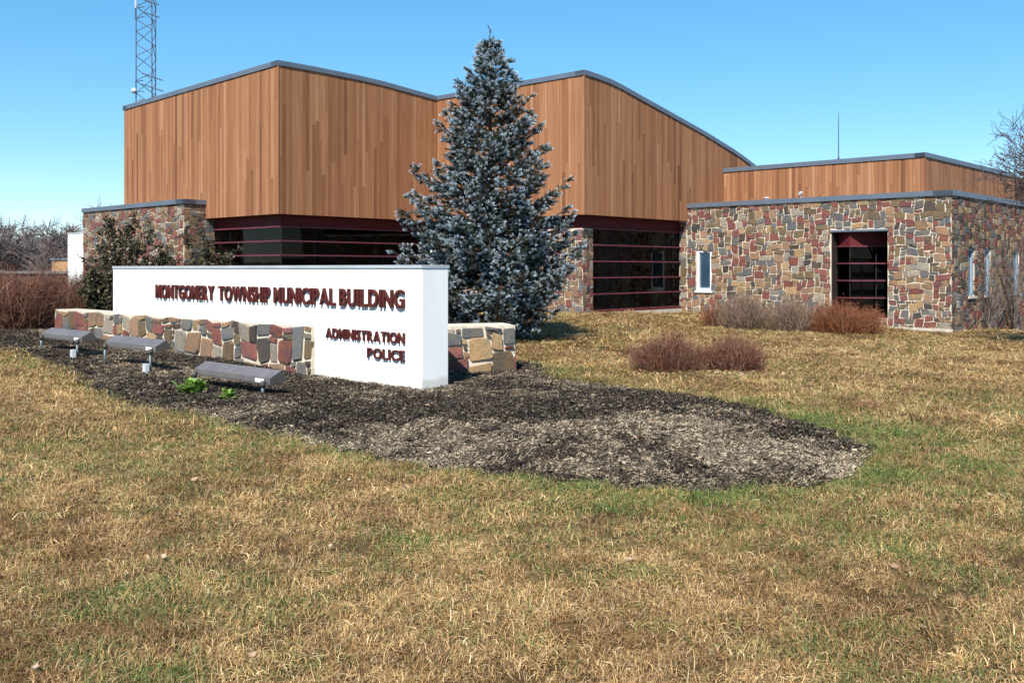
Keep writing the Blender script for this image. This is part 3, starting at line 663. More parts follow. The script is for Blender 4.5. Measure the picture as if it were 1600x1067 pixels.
bar(tp(211,13,-.3), tp(226,11,-.3)); bar(tp(210.5,30,-.3), tp(226,26,-.3)); bar(tp(211.5,30,-.3), tp(211.5,12,-.3)); bar(tp(212,13,-.3), tp(212,-60,-.3), .05, M['box'], 'whip_aerial')
bar(tp(211,128,-.3), tp(224,126,-.3)); bar(tp(212,128,-.3), tp(212,139,-.3), .02); bar(tp(216,143.5,-.3), tp(225,143,-.3), .02); bar(tp(216,157,-.3), tp(226,156,-.3), .02)
mb = MB(); c = Vector(tp(209.5,142,-.3)); mb.tube([c+Vector((0,0,.14)), c+Vector((0,0,.05)), c+Vector((0,0,-.06)), c+Vector((0,0,-.15))], [.06,.15,.15,.05], 10); mb.build('camera_dome', M['box'], tw, True)

# ------------------------------------------------------------------ vegetation builders
def ribbon_mesh(paths, widths):       # paths: (N,k,3), widths: (N,k): thin crossed-free ribbons with a random facing
    N, k, _ = paths.shape; rg = np.random.default_rng(N)
    side = rg.normal(size=(N,1,3)); tan = paths[:,-1:,:]-paths[:,:1,:]; side = np.cross(tan, side); side /= np.linalg.norm(side, axis=2, keepdims=True)+1e-9
    L = paths-side*widths[...,None]/2; R = paths+side*widths[...,None]/2
    V = np.stack([L,R], 2).reshape(-1,3)
    base = (np.arange(N)*k*2)[:,None]; i = np.arange(k-1)[None,:]*2
    F = np.stack([base+i, base+i+1, base+i+3, base+i+2], -1).reshape(-1,4)
    return V, F
def twig_bush(name, label, x, y, rx, ry, h, n, mat, seed, group, lean=0.0, wmin=.004, wmax=.010, droop=0.15, cat='shrub', boxy=0.7):
    rg = np.random.default_rng(seed); z0 = top_z(x, y)
    th = rg.uniform(0,2*np.pi,n); rr = np.sqrt(rg.uniform(0,1,n)); u = rg.uniform(.15,1,n)**.6
    # end points fill a flattened dome, starts gather near the crown
    ex = rr*np.cos(th)*rx*(1+.08*np.sin(3*th)); ey = rr*np.sin(th)*ry
    ez = h*u*(1-boxy*rr**2.6*.55)*(1+.10*np.sin(ex*4.2/rx+seed)+.09*np.sin(ex*9.7/rx+ey*6/ry+seed*2)+.09*rg.normal(size=n))
    sx = ex*rg.uniform(.35,1.0,n)+rg.normal(0,.06,n)*rx; sy = ey*rg.uniform(.35,1.0,n)+rg.normal(0,.06,n)*ry; sz = ez*rg.uniform(0,.75,n)*(rg.random(n) < .8)
    S = np.c_[sx,sy,sz]; E = np.c_[ex,ey,ez]; k = 5; t = np.linspace(0,1,k)[None,:,None]
    Pth = S[:,None]*(1-t)+E[:,None]*t; bow = rg.normal(size=(n,1,3))*.09*h; Pth = Pth+bow*np.sin(np.pi*t); Pth += rg.normal(size=Pth.shape)*.012*h*(t > 0)
    w = rg.uniform(wmin,wmax,n)[:,None]*np.linspace(1,.45,k)[None]
    # side twiglets
    m = n*2; bi = rg.integers(0,n,m); bt = rg.integers(1,k,m); B = Pth[bi,bt]; out = B*np.array([1,1,.6]); out /= np.linalg.norm(out,axis=1,keepdims=True)+1e-6
    dirv = out*.25+rg.normal(size=(m,3))*.8+np.array([0,0,.45]); dirv /= np.linalg.norm(dirv,axis=1,keepdims=True)
    ln = rg.uniform(.05,.16,m)*h; t3 = np.linspace(0,1,3)[None,:,None]; Q = B[:,None]+dirv[:,None]*ln[:,None,None]*t3+rg.normal(size=(m,3,3))*.01*h*(t3 > 0)
    Q[...,2] = np.maximum(Q[...,2], .01)
    w2 = rg.uniform(wmin*.6,wmax*.6,m)[:,None]*np.linspace(1,.5,3)[None]
    V1,F1 = ribbon_mesh(Pth,w); V2,F2 = ribbon_mesh(Q,w2)
    me = np_mesh(name, np.r_[V1,V2], np.r_[F1,F2+len(V1)], mat)
    o = thing(name, label, cat, (x,y,z0), 0, group); link('twigs', me, o)
    mb = MB(); r_ = random.Random(seed)
    for i in range(9):
        a = r_.uniform(0,6.28); b = r_.uniform(.25,.6); mb.tube([(0.04*math.cos(a),0.04*math.sin(a),-.05),(rx*b*.4*math.cos(a),ry*b*.4*math.sin(a),h*.3),(rx*b*math.cos(a),ry*b*math.sin(a),h*.65)], [.016,.012,.006], 5)
    mb.build('stems', M['twig_grey'], o); return o
G1 = 'red-brown barberry shrubs on the lawn'
twig_bush('barberry_shrub','left of the two rounded red-brown bare shrubs standing out on the lawn',2.45,15.35,.62,.5,.60,2300,M['barberry'],1,G1)
twig_bush('barberry_shrub','right of the two rounded red-brown bare shrubs standing out on the lawn',3.52,15.5,.54,.46,.57,2000,M['barberry'],2,G1)
G2 = 'red-brown hedge shrubs left of the sign'
for i,(x,y,rx,ry,h,lab) in enumerate(((-12.9,22.2,1.25,1.0,1.42,'red-brown hedge shrub cut by the left picture edge'),(-11.15,21.9,1.1,1.0,1.38,'red-brown hedge shrub between the left picture edge and the low stone wall end'),(-10.6,23.9,1.2,.9,1.36,'red-brown hedge shrub just behind the low stone wall end, by the evergreens'))):
    twig_bush('hedge_shrub',lab,x,y,rx,ry,h,4200,M['barberry'],10+i,G2,wmax=.013)
G3 = 'bare shrubs along the stone wall'
twig_bush('bare_shrub','tallest grey-brown bare shrub under the narrow white window',6.15,26.0,.75,.6,1.02,1900,M['greytwig'],20,G3,wmax=.012)
twig_bush('bare_shrub','pale grey bare shrub in the middle of the row by the stone wall',7.45,25.9,.72,.6,.92,2000,M['greytwig'],21,G3,wmax=.012)
twig_bush('bare_shrub','spreading rust-red bare shrub before the maroon glazed recess',8.75,25.6,1.1,.7,.86,3000,M['rust'],22,G3,wmax=.013)
twig_bush('bare_shrub','small rust-tipped shrub at the left end of the row by the stone wall',5.45,26.4,.38,.35,.72,420,M['rust'],23,G3,wmax=.012)

def evergreen(label, x, y, rx, ry, h, nst, seed):
    r_ = random.Random(seed); rg = np.random.default_rng(seed); z0 = top_z(x, y)
    o = thing('evergreen_shrub', label, 'shrub', (x,y,z0), 0, 'dark evergreen shrubs behind the sign'); mb = MB(); C = []
    for i in range(nst):
        a = r_.uniform(0,6.28); rr = math.sqrt(r_.random()); top = Vector((rx*rr*math.cos(a), ry*rr*math.sin(a), h*(1-.40*rr**2)*r_.uniform(.78,1.08)))
        mid = Vector((top.x*.5+r_.uniform(-.1,.1), top.y*.5, top.z*.5)); mb.tube([(top.x*.12,top.y*.12,-.05), mid, top], [.02,.014,.005], 5)
        for s in range(26):
            t = r_.uniform(.15,1.0); p = (Vector((top.x*.12,top.y*.12,0)).lerp(mid,t*2) if t < .5 else mid.lerp(top,t*2-1))
            dv = Vector((r_.uniform(-1,1),r_.uniform(-1,1),r_.uniform(-.1,1.0))).normalized(); ln = r_.uniform(.12,.36)*(1.2-.6*t)
            mb.tube([p,p+dv*ln],[.005,.002],3,cap=False)
            for q in range(13):
                c = p+dv*ln*r_.uniform(.25,1.05); C.append((c.x+r_.gauss(0,.035),c.y+r_.gauss(0,.035),max(.03,c.z+r_.gauss(0,.035))))
    C = np.array(C); n = len(C); d1 = rg.normal(size=(n,3)); d1 /= np.linalg.norm(d1,axis=1,keepdims=True); d2 = np.cross(d1, rg.normal(size=(n,3))); d2 /= np.linalg.norm(d2,axis=1,keepdims=True)
    L_ = rg.uniform(.034,.062,n)[:,None]; Wd = L_*.45
    V = np.stack([C-d1*L_, C+d2*Wd, C+d1*L_, C-d2*Wd],1).reshape(-1,3); F = np.arange(n*4).reshape(-1,4)
    link('foliage', np_mesh('foliage', V, F, M['holly']), o); mb.build('stems', M['bark'], o)
evergreen('tallest dark evergreen shrub before the left stone wall, rising behind the sign end',-9.6,24.3,1.25,.8,2.75,28,1)
evergreen('lower dark evergreen shrub behind the sign beside the stone wall corner',-7.85,24.8,1.15,.8,2.4,24,2)
evergreen('small dark evergreen shrub squeezed between hedge and white sign end',-9.35,22.4,.6,.5,1.55,14,3)

# recursive bare tree
def bare_tree_mesh(seed, H, r0, spread, levels, twig_r, sides=5, first=.28, density=1.0):
    r_ = random.Random(seed); mb = MB()
    def grow(p, d, L, r, lev):
        k = 4 if lev > 0 else 6; pts = [p]; rad = [r]; q = p; dd = d.copy()
        for i in range(k):
            dd = (dd+Vector((r_.gauss(0,.16),r_.gauss(0,.16),r_.gauss(.03,.10)))*(1 if lev else .5)).normalized(); q = q+dd*(L/k); pts.append(q); rad.append(max(twig_r, r*(1-.72*(i+1)/k)))
        mb.tube(pts, rad, max(3, sides-lev), cap=False)
        if lev >= levels: return
        nb = int((r_.randint(5,7) if lev == 0 else r_.randint(4,6))*density)
        for j in range(nb):
            t = r_.uniform(first if lev == 0 else .2, 1.0); f = t*k; i = min(int(f), k-1); c = pts[i].lerp(pts[i+1], f-i)
            ax = dd.cross(Vector((r_.gauss(0,1),r_.gauss(0,1),r_.gauss(0,1)))).normalized(); ang = r_.uniform(.55,1.15)*spread
            nd = (Matrix.Rotation(ang,3,ax)@dd); nd = (nd+Vector((0,0,.18))).normalized()
            grow(c, nd, L*r_.uniform(.45,.72)*(1 if lev else .85), max(twig_r, rad[i]*.55), lev+1)
    grow(Vector((0,0,-.1)), Vector((r_.uniform(-.04,.04),r_.uniform(-.04,.04),1)), H*.62, r0, 0)
    return mb
far_specs = []; rf = random.Random(77); protos = []
for s in range(5):
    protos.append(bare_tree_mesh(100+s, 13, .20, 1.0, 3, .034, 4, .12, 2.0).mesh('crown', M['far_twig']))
tmb = MB(); tmb.tube([(0,0,-1),(0,0,2.5),(.1,0,5)], [.26,.2,.14], 6); trunk_me = tmb.mesh('trunk', M['bark'])
PLACE = ['leftmost at the picture edge','second from the left','third from the left','fourth from the left','fifth from the left','sixth from the left','seventh from the left','eighth from the left','ninth from the left','tenth from the left','eleventh from the left','nearest the white panel']
for i in range(12):
    x_ = -71+i*1.85+rf.uniform(-.5,.5); Y_ = 126+rf.uniform(-9,12); x_ *= Y_/126
    t = thing('bare_tree','hazy bare grey tree in the far woods, '+PLACE[i],'tree',(x_,Y_,g1(x_,Y_)-.2),rf.uniform(0,6),'bare trees in the far woods')
    s = rf.uniform(.66,.82); t.scale = (s*1.25,s*1.25,s)
    link('crown', protos[i%5], t); link('trunk', trunk_me, t)
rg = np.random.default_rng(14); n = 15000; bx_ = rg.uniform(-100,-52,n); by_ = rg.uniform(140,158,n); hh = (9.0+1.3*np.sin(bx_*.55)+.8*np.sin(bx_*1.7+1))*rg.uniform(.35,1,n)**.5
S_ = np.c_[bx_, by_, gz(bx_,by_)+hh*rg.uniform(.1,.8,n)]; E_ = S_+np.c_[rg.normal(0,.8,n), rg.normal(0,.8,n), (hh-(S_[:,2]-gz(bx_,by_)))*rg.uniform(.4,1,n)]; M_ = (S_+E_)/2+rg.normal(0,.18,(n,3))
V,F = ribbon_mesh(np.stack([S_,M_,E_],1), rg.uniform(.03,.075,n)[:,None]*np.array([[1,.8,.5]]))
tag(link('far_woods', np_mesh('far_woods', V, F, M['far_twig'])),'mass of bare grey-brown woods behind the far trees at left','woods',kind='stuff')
rg = np.random.default_rng(4); n = 16000; cx = rg.uniform(-78,-42,n); cy = rg.uniform(108,118,n); cz = rg.uniform(0,1,n)**1.5*(2.6+1.3*np.sin(cx*1.1))+gz(cx,cy); C = np.c_[cx,cy,cz]
d1 = rg.normal(size=(n,3)); d2 = np.cross(d1, rg.normal(size=(n,3))); d1 /= np.linalg.norm(d1,axis=1,keepdims=True); d2 /= np.linalg.norm(d2,axis=1,keepdims=True); s_ = rg.uniform(.08,.22,n)[:,None]
tag(link('far_thicket', np_mesh('far_thicket', np.stack([C-d1*s_,C+d2*s_*.4,C+d1*s_,C-d2*s_*.4],1).reshape(-1,3), np.arange(n*4).reshape(-1,4), M['far_thicket'])),'dark undergrowth along the foot of the far woods','undergrowth',kind='stuff')

# bare tree whose twigs reach in from the right
t = thing('bare_tree','bare leafless tree reaching its twigs in from the right picture edge','tree',(13.35,22.3,g1(13.35,22.3)),2.3)
bm_ = bare_tree_mesh(9, 7.5, .17, 1.15, 4, .0060, 6, .36, 1.45); link('crown', bm_.mesh('crown', M['dark_twig']), t)
mb = MB(); mb.tube([(0,0,-.3),(0,0,.3),(.03,.02,2)], [.25,.19,.172], 9); mb.build('trunk', M['bark'], t)
# climbing bare vine on the right side wall
vq = W(P0, EA-.12, FB+2.9, 0); vt = thing('climbing_vine','bare grey climbing shrub trained up the shaded stone side wall','vine',(vq[0],vq[1],g1(vq[0],vq[1])),0); r_ = random.Random(4); mb = MB(); zg = g1(vq[0],vq[1])
for i in range(60):
    b = r_.uniform(-1.5,4.5); zt = r_.uniform(.6,2.9); pts = []; b0 = r_.choice((-.2,.1,.5,2.4,2.7))
    for k in range(7):
        f = k/6; pts.append(Vector(W(Vector((0,0,0)), -.05-.10*math.sin(math.pi*f)*r_.random()-.0*f, b0+(b-b0)*f**1.2*.55+r_.gauss(0,.06), f*zt)))
    mb.tube(pts, [.017*(1-.8*k/6)*r_.uniform(.6,1.1)+.003 for k in range(7)], 4, cap=False)
    for s in range(5):
        p = pts[r_.randint(2,6)]; q = p+Vector(W(Vector((0,0,0)), -r_.uniform(0,.12), r_.uniform(-.35,.35), r_.uniform(.05,.4))); mb.tube([p,q],[.005,.002],3,cap=False)
mb.build('stems', M['twig_grey'], vt)

# ------------------------------------------------------------------ instancing of tufts and shoots inside one object
def scatter(name, protos, pts, rots, scls, pick, extra, mat, parent=None):
    pv = []; pf = []; pid = []; tint = []; off = 0
    for i, (V, F, T) in enumerate(protos):
        pv.append(V); pf.append(np.asarray(F)+off); pid.append(np.full(len(V), i)); tint.append(T); off += len(V)
    V = np.r_[np.concatenate(pv), pts].astype(np.float32); F = np.concatenate(pf); npv = off; n = len(V); N = len(pts)
    me = np_mesh(name, V, F, mat)
    def at(nm, typ, arr, fld='value'):
        a = me.attributes.new(nm, typ, 'POINT'); a.data.foreach_set(fld, np.ascontiguousarray(arr).ravel())
    at('is_proto','BOOLEAN', np.r_[np.ones(npv,bool), np.zeros(N,bool)])
    at('pid','INT', np.r_[np.concatenate(pid), np.zeros(N)].astype(np.int32)); at('pick','INT', np.r_[np.zeros(npv), pick].astype(np.int32))
    at('tint','FLOAT', np.r_[np.concatenate(tint), np.zeros(N)].astype(np.float32))
    at('rot','FLOAT_VECTOR', np.r_[np.zeros((npv,3)), rots].astype(np.float32), 'vector'); at('scl','FLOAT_VECTOR', np.r_[np.ones((npv,3)), scls].astype(np.float32), 'vector')
    for k, v in extra.items(): at(k,'FLOAT', np.r_[np.zeros(npv), v].astype(np.float32))
    o = link(name, me, parent); g = bpy.data.node_groups.new(name, 'GeometryNodeTree')
    g.interface.new_socket('Geometry', in_out='INPUT', socket_type='NodeSocketGeometry'); g.interface.new_socket('Geometry', in_out='OUTPUT', socket_type='NodeSocketGeometry')
    nd = g.nodes; lk = g.links.new; gi = nd.new('NodeGroupInput'); go = nd.new('NodeGroupOutput')
    def attr(nm, typ): a = nd.new('GeometryNodeInputNamedAttribute'); a.data_type = typ; a.inputs[0].default_value = nm; return a.outputs[0]
    sp = nd.new('GeometryNodeSeparateGeometry'); sp.domain = 'POINT'; lk(gi.outputs[0], sp.inputs[0]); lk(attr('is_proto','BOOLEAN'), sp.inputs[1])
    si = nd.new('GeometryNodeSplitToInstances'); si.domain = 'POINT'; lk(sp.outputs[0], si.inputs[0]); lk(attr('pid','INT'), si.inputs['Group ID'])
    ip = nd.new('GeometryNodeInstanceOnPoints'); lk(sp.outputs[1], ip.inputs['Points']); lk(si.outputs[0], ip.inputs['Instance'])
    ip.inputs['Pick Instance'].default_value = True; lk(attr('pick','INT'), ip.inputs['Instance Index'])
    er = nd.new('FunctionNodeEulerToRotation'); lk(attr('rot','FLOAT_VECTOR'), er.inputs[0]); lk(er.outputs[0], ip.inputs['Rotation']); lk(attr('scl','FLOAT_VECTOR'), ip.inputs['Scale'])
    sm = nd.new('GeometryNodeSetMaterial'); sm.inputs['Material'].default_value = mat; lk(ip.outputs[0], sm.inputs[0]); lk(sm.outputs[0], go.inputs[0])
    md = o.modifiers.new('scatter','NODES'); md.node_group = g; return o
def inst_attr(m, nm): a = m.new('ShaderNodeAttribute'); a.attribute_type = 'INSTANCER'; a.attribute_name = nm; return a.outputs['Fac']
def geo_attr(m, nm): a = m.new('ShaderNodeAttribute'); a.attribute_type = 'GEOMETRY'; a.attribute_name = nm; return a.outputs['Fac']

# ------------------------------------------------------------------ blue spruce
SX, SY = -0.47, 20.4; SZ = g1(SX, SY); spr = thing('blue_spruce','blue spruce with silvery needle tips standing between the sign and the building','tree',(SX,SY,SZ))
mb = MB(); mb.tube([(0,0,-.1),(0,0,.4),(.02,0,3),(0,0,6.3)], [.13,.105,.06,.012], 10); mb.build('trunk', M['spruce_bark'], spr, True)
prof = interp([(0.0,1.50),(.35,1.65),(1.1,1.80),(1.75,1.88),(2.4,1.60),(3.1,1.36),(3.8,1.02),(4.45,.80),(5.0,.58),(5.4,.40),(5.7,.22),(5.95,.10),(6.5,.02)])
r_ = random.Random(31); SP, SD, SS = [], [], []; mbb = MB(); z = .32
while z < 6.22:
    nb = r_.randint(9,11) if z < 5 else r_.randint(5,6); a0 = r_.uniform(0,6.28)
    for i in range(nb):
        a = a0+6.283*i/nb+r_.uniform(-.3,.3); L = prof(z)*r_.uniform(.62,1.14); 
        if r_.random() < .10: L *= .6
        zz = z+r_.uniform(-.05,.05); rise = (.10+.75*(z/6.5)**2)*L; sag = .22*L*(1-z/7)
        out = Vector((math.cos(a), math.sin(a), 0)); lat = Vector((-out.y, out.x, 0)); pts = []
        for k in range(7):
            f = k/6; pts.append(out*(L*f)+Vector((0,0,zz+rise*f-sag*math.sin(math.pi*min(1,f*1.0))*1.0+.10*L*f**3))+lat*(.05*L*math.sin(f*3+i)))
        mbb.tube(pts, [.022*(L/1.6)*(1-.85*k/6)+.003 for k in range(7)], 5, cap=False)
        def P_on(f): f = min(f,.999)*6; j = int(f); return pts[j].lerp(pts[j+1], f-j)
        ns = max(4, int(L*8.5))
        for j in range(ns):
            f = .30+.70*(j+r_.random())/ns; b = P_on(f)
            for sgn in (-1,1):
                if r_.random() < .24: continue
                ll = (.10+.34*L*(1-f)*.9)*r_.uniform(.6,1.15); ll = min(ll,.55)
                dv = (out*r_.uniform(.45,.9)+lat*sgn*r_.uniform(.5,1.0)+Vector((0,0,r_.uniform(-.25,.30)))).normalized(); e = b+dv*ll
                mbb.tube([b,b+dv*ll*.55+Vector((0,0,-.02)),e],[.007,.005,.002],3,cap=False)
                q = .03
                while q < ll:
                    c = b+dv*q; s2 = r_.choice((-1,1)); wv = dv.cross(Vector((0,0,1))).normalized()
                    d3 = (dv*r_.uniform(.5,1)+wv*s2*r_.uniform(.2,.9)+Vector((0,0,r_.uniform(-.1,.75)))).normalized()
                    SP.append(c); SD.append(d3); SS.append(r_.uniform(.95,1.5)); q += r_.uniform(.042,.07)
                for _ in range(2): SP.append(e-dv*.02); SD.append((dv+Vector((r_.uniform(-.5,.5),r_.uniform(-.5,.5),r_.uniform(0,.6)))).normalized()); SS.append(r_.uniform(1.1,1.6))
        for _ in range(3): SP.append(pts[-1]); SD.append((out+Vector((r_.uniform(-.5,.5),r_.uniform(-.5,.5),r_.uniform(.0,.9)))).normalized()); SS.append(r_.uniform(1.1,1.6))
    z += .245 if z < 5 else .17
for k in range(13): SP.append(Vector((0,0,6.0+.042*k))); SD.append(Vector((r_.uniform(-.6,.6),r_.uniform(-.6,.6),1)).normalized()); SS.append(.8)
mbb.build('branches', M['spruce_bark'], spr)
def shoot(seed):
    rg = np.random.default_rng(seed); n = 84; L = .115; t = np.sort(rg.uniform(.02,1.0,n)); th = rg.uniform(0,2*np.pi,n)
    ang = np.radians(np.where(t > .9, rg.uniform(10,45,n), rg.uniform(42,72,n))); ln = rg.uniform(.020,.030,n)*np.where(t > .9,.85,1)
    b = np.c_[np.zeros(n),np.zeros(n),t*L]; d = np.c_[np.sin(ang)*np.cos(th), np.sin(ang)*np.sin(th), np.cos(ang)]
    s = np.cross(d, rg.normal(size=(n,3))); s /= np.linalg.norm(s,axis=1,keepdims=True); w = .0024
    V = np.stack([b-s*w, b+s*w, b+d*ln[:,None]+s*w*.5, b+d*ln[:,None]-s*w*.5],1).reshape(-1,3); T = np.repeat(t*.75+rg.uniform(0,.25,n),4)
    T = T.reshape(-1,4)+np.array([-.1,-.1,.12,.12]); return V, np.arange(n*4).reshape(-1,4), T.ravel()
SP = np.array([tuple(p) for p in SP]); SDn = [d.to_track_quat('Z','Y').to_euler() for d in SD]; rots = np.array([(e.x,e.y,e.z) for e in SDn]); s_ = np.array(SS); rg = np.random.default_rng(2)
def mk_needle():
    m = NT('blue_spruce_needle'); t = geo_attr(m,'tint'); v = inst_attr(m,'var')
    old = m.ramp(t, [(0.0,(0.020,0.025,0.015)),(0.45,(0.024,0.032,0.022)),(0.64,(0.15,0.195,0.22)),(0.92,(0.58,0.68,0.77))])
    green = m.ramp(t, [(0.0,(0.020,0.024,0.011)),(0.6,(0.040,0.047,0.024)),(1.0,(0.085,0.10,0.075))])
    return m.done(m.mix(m.ramp(v, [(0.22,(1,1,1)),(0.42,(0,0,0))]), old, green), 0.6, 0.3)
M['needle'] = mk_needle()
cr = scatter('crown', [shoot(i) for i in range(5)], SP, rots, np.c_[s_,s_,s_*1.05], rg.integers(0,5,len(SP)), {'var': rg.random(len(SP))}, M['needle'], spr); tag(cr, kind='stuff')

# ------------------------------------------------------------------ lawn grass
def tuft(seed, n=46, R=.085):
    rg = np.random.default_rng(seed); th = rg.uniform(0,2*np.pi,n); rr = R*np.sqrt(rg.random(n)); b = np.c_[rr*np.cos(th), rr*np.sin(th), np.full(n,-.006)]
    az = rg.uniform(0,2*np.pi,n); lean = np.clip(rg.normal(1.2,.36,n),.1,1.62); L = rg.uniform(.028,.078,n); w = rg.uniform(.0010,.0022,n)
    d0 = np.c_[np.sin(lean*.6)*np.cos(az), np.sin(lean*.6)*np.sin(az), np.cos(lean*.6)]; l2 = np.clip(lean*1.35,0,1.75); az2 = az+rg.normal(0,.5,n); d1 = np.c_[np.sin(l2)*np.cos(az2), np.sin(l2)*np.sin(az2), np.cos(l2)]
    s = np.c_[-np.sin(az), np.cos(az), rg.normal(0,.4,n)]; s /= np.linalg.norm(s,axis=1,keepdims=True)
    m = b+d0*(L*.5)[:,None]; e = m+d1*(L*.5)[:,None]; W_ = w[:,None]
    V = np.stack([b-s*W_, b+s*W_, m+s*W_*.9, m-s*W_*.9, e+s*W_*.25, e-s*W_*.25],1).reshape(-1,3)
    base = (np.arange(n)*6)[:,None]; F = np.concatenate([base+np.array([[0,1,2,3]]), base+np.array([[3,2,4,5]])],1).reshape(-1,4)
    return V, F, np.repeat(rg.random(n),6)
def mk_grass():
    m = NT('dormant_grass_blade'); t = geo_attr(m,'tint'); g = inst_attr(m,'green'); v = inst_attr(m,'var'); p = m.pos()
    dry = m.ramp(m.math('FRACT', m.math('ADD', t, m.math('MULTIPLY', v, .6))), [(0,(0.10,0.056,0.030)),(0.25,(0.265,0.165,0.075)),(0.5,(0.40,0.275,0.13)),(0.68,(0.155,0.092,0.048)),(0.84,(0.44,0.335,0.185)),(1,(0.54,0.45,0.30))])
    grn = m.ramp(t, [(0,(0.05,0.085,0.018)),(0.5,(0.10,0.135,0.034)),(1,(0.22,0.225,0.07))])
    st = inst_attr(m,'straw'); dry = m.mix(1.0, dry, m.ramp(st, [(0.10,(0.60,0.48,0.37)),(0.5,(1.13,1.04,0.91)),(0.9,(1.55,1.44,1.22))]), 'MULTIPLY')
    f = m.math('GREATER_THAN', g, m.math('FRACT', m.math('ADD', m.math('MULTIPLY', t, 7.13), v)))
    return m.done(m.mix(f, dry, grn), 0.7, 0.25)
M['grass'] = mk_grass()
rg = np.random.default_rng(12); pts = []; sc = []
for (y0,y1,den,sxy,szz) in ((1.2,6,640,.76,.72),(6,9,460,.90,.80),(9,13,230,1.35,1.0),(13,18,120,1.8,1.05),(18,26,60,2.5,1.1),(26,37,30,3.2,1.15)):
    hw = lambda y: y*.60+4.2
    A = 2*hw(y1)*(y1-y0); n = int(A*den); yy = rg.uniform(y0,y1,n); xx = rg.uniform(-1,1,n)*hw(y1); ok = np.abs(xx) < hw(yy); pts.append(np.c_[xx,yy][ok]); sc.append(np.tile([sxy,szz],(ok.sum(),1)))
P = np.concatenate(pts); S = np.concatenate(sc)
D = bed_d(P)
A_ = np.array([AX.x,AX.y]); B_ = np.array([BX.x,BX.y]); rel = P-np.array([P0.x,P0.y]); pa = rel@A_; pb = rel@B_
inb = ((pa > -.0) & (pb > .2)) | ((pa > -6.35) & (pb > 6.75)) | ((pa > EA-.05) & (pb > FB-.04)) | ((pa > L0-.05) & (pb > LB-.05))
keep = (D < .02) & ~inb
# thin out bare patches
patch = hash_noise(P[:,0]+.4*hash_noise(P[:,1],P[:,0],2.2), P[:,1], 1.7)+.6*hash_noise(P[:,1]*1.3, P[:,0], 3.9)
keep &= rg.random(len(P)) < np.clip(.98-.55*(patch > .75), 0, 1)
P = P[keep]; S = S[keep]; D = D[keep]; patch = patch[keep]; n = len(P)
ca, sa = math.cos(.7), math.sin(.7); qx = P[:,0]*ca-P[:,1]*sa; qy = P[:,0]*sa+P[:,1]*ca
pg = .7*hash_noise(P[:,0]*.8+5, P[:,1]*.8-2, 1.0)+.9*hash_noise(qx+11, qy+7, 3.3)*hash_noise(qy, qx-2, 1.7)*1.6+.7*hash_noise(qx-3, P[:,1]+1, 8.3)+.5*hash_noise(P[:,0], qy, 17.0)
straw = np.clip(.46+.17*hash_noise(qx+2, qy-9, 1.4)+.24*hash_noise(qy+4, P[:,0], 4.4)+.24*hash_noise(P[:,1], qx, 11.0)+rg.normal(0,.2,len(P)), 0, 1)
edge = np.exp(-np.abs(D)/(.30+.45*np.clip((P[:,0]-.5)/2.5,0,1))); near = 1/(1+np.exp((P[:,1]-12)/2.5))
green = np.clip(.13+.34*pg*(.35+.65*near)+.05*near+(.42+.3*np.clip((P[:,0]+.5)/2.5,0,1))*edge*(.75+.25*np.sin(P[:,0]*2.2)), .02, .96)
big = (rg.random(n) < .035)&(pg > .2)
scl = S*np.exp(rg.normal(0,.28,n))[:,None]*(1+.22*np.clip(hash_noise(P[:,0]+2,P[:,1]-4,6.1)+.6*hash_noise(P[:,1],P[:,0],13.0),-1.4,1.4))[:,None]; scl[:,1] *= 1+.5*edge*rg.random(n); scl = np.clip(scl, .55*S, 1.5*S); scl[big] *= np.array([1.15,1.3]); green[big] = np.clip(green[big]+.3,0,.95)
rots = np.c_[rg.normal(0,.10,n), rg.normal(0,.10,n), rg.uniform(0,6.283,n)]
gr = scatter('lawn_grass', [tuft(i) for i in range(8)], np.c_[P, gz(P[:,0],P[:,1])], rots, np.c_[scl[:,0],scl[:,0],scl[:,1]], rg.integers(0,8,n), {'green': green, 'var': rg.random(n), 'straw': straw}, M['grass'])
tag(gr, 'short dormant tan and green grass blades of the lawn', 'grass', kind='stuff')

# ------------------------------------------------------------------ mulch chips, dry leaves, weeds
def mk_chip():
    m = NT('mulch_chip'); r = m.new('ShaderNodeNewGeometry').outputs['Random Per Island']; ga = m.new('ShaderNodeAttribute'); ga.attribute_name = 'pale'
    f = m.math('ADD', m.math('MULTIPLY', r, .62), m.math('MULTIPLY', ga.outputs['Fac'], .46))
    return m.done(m.ramp(f, [(0.12,(0.018,0.015,0.013)),(0.42,(0.06,0.046,0.036)),(0.58,(0.16,0.12,0.085)),(0.78,(0.29,0.23,0.16)),(1.0,(0.45,0.37,0.26))]), .9, .15)
M['chip'] = mk_chip()
rg = np.random.default_rng(44); C = np.c_[rg.uniform(-12,3.3,600000), 6.9+16*rg.random(600000)**1.5]; D = bed_d(C); C = C[D > -.02]; D = D[D > -.02]; C = C[:270000]; D = D[:270000]; n = len(C)
zc = bed_z(C[:,0], C[:,1], D)+rg.uniform(.002,.02,n); az = rg.uniform(0,6.283,n); tl = rg.normal(0,.45,n); L_ = rg.uniform(.004,.014,n)*np.where(rg.random(n) < .05,2.6,1); pl = bed_pale(C[:,0], C[:,1], D); strw = rg.random(n) < .35*pl; L_ = np.where(strw, rg.uniform(.010,.026,n), L_); wd = np.where(strw, .0014, L_*rg.uniform(.22,.6,n))
u = np.c_[np.cos(az)*np.cos(tl), np.sin(az)*np.cos(tl), np.sin(tl)]; v = np.cross(u, np.c_[rg.normal(0,.4,n), rg.normal(0,.4,n), np.ones(n)]); v /= np.linalg.norm(v,axis=1,keepdims=True)
Cc = np.c_[C, zc]; up = np.array([0,0,.006])
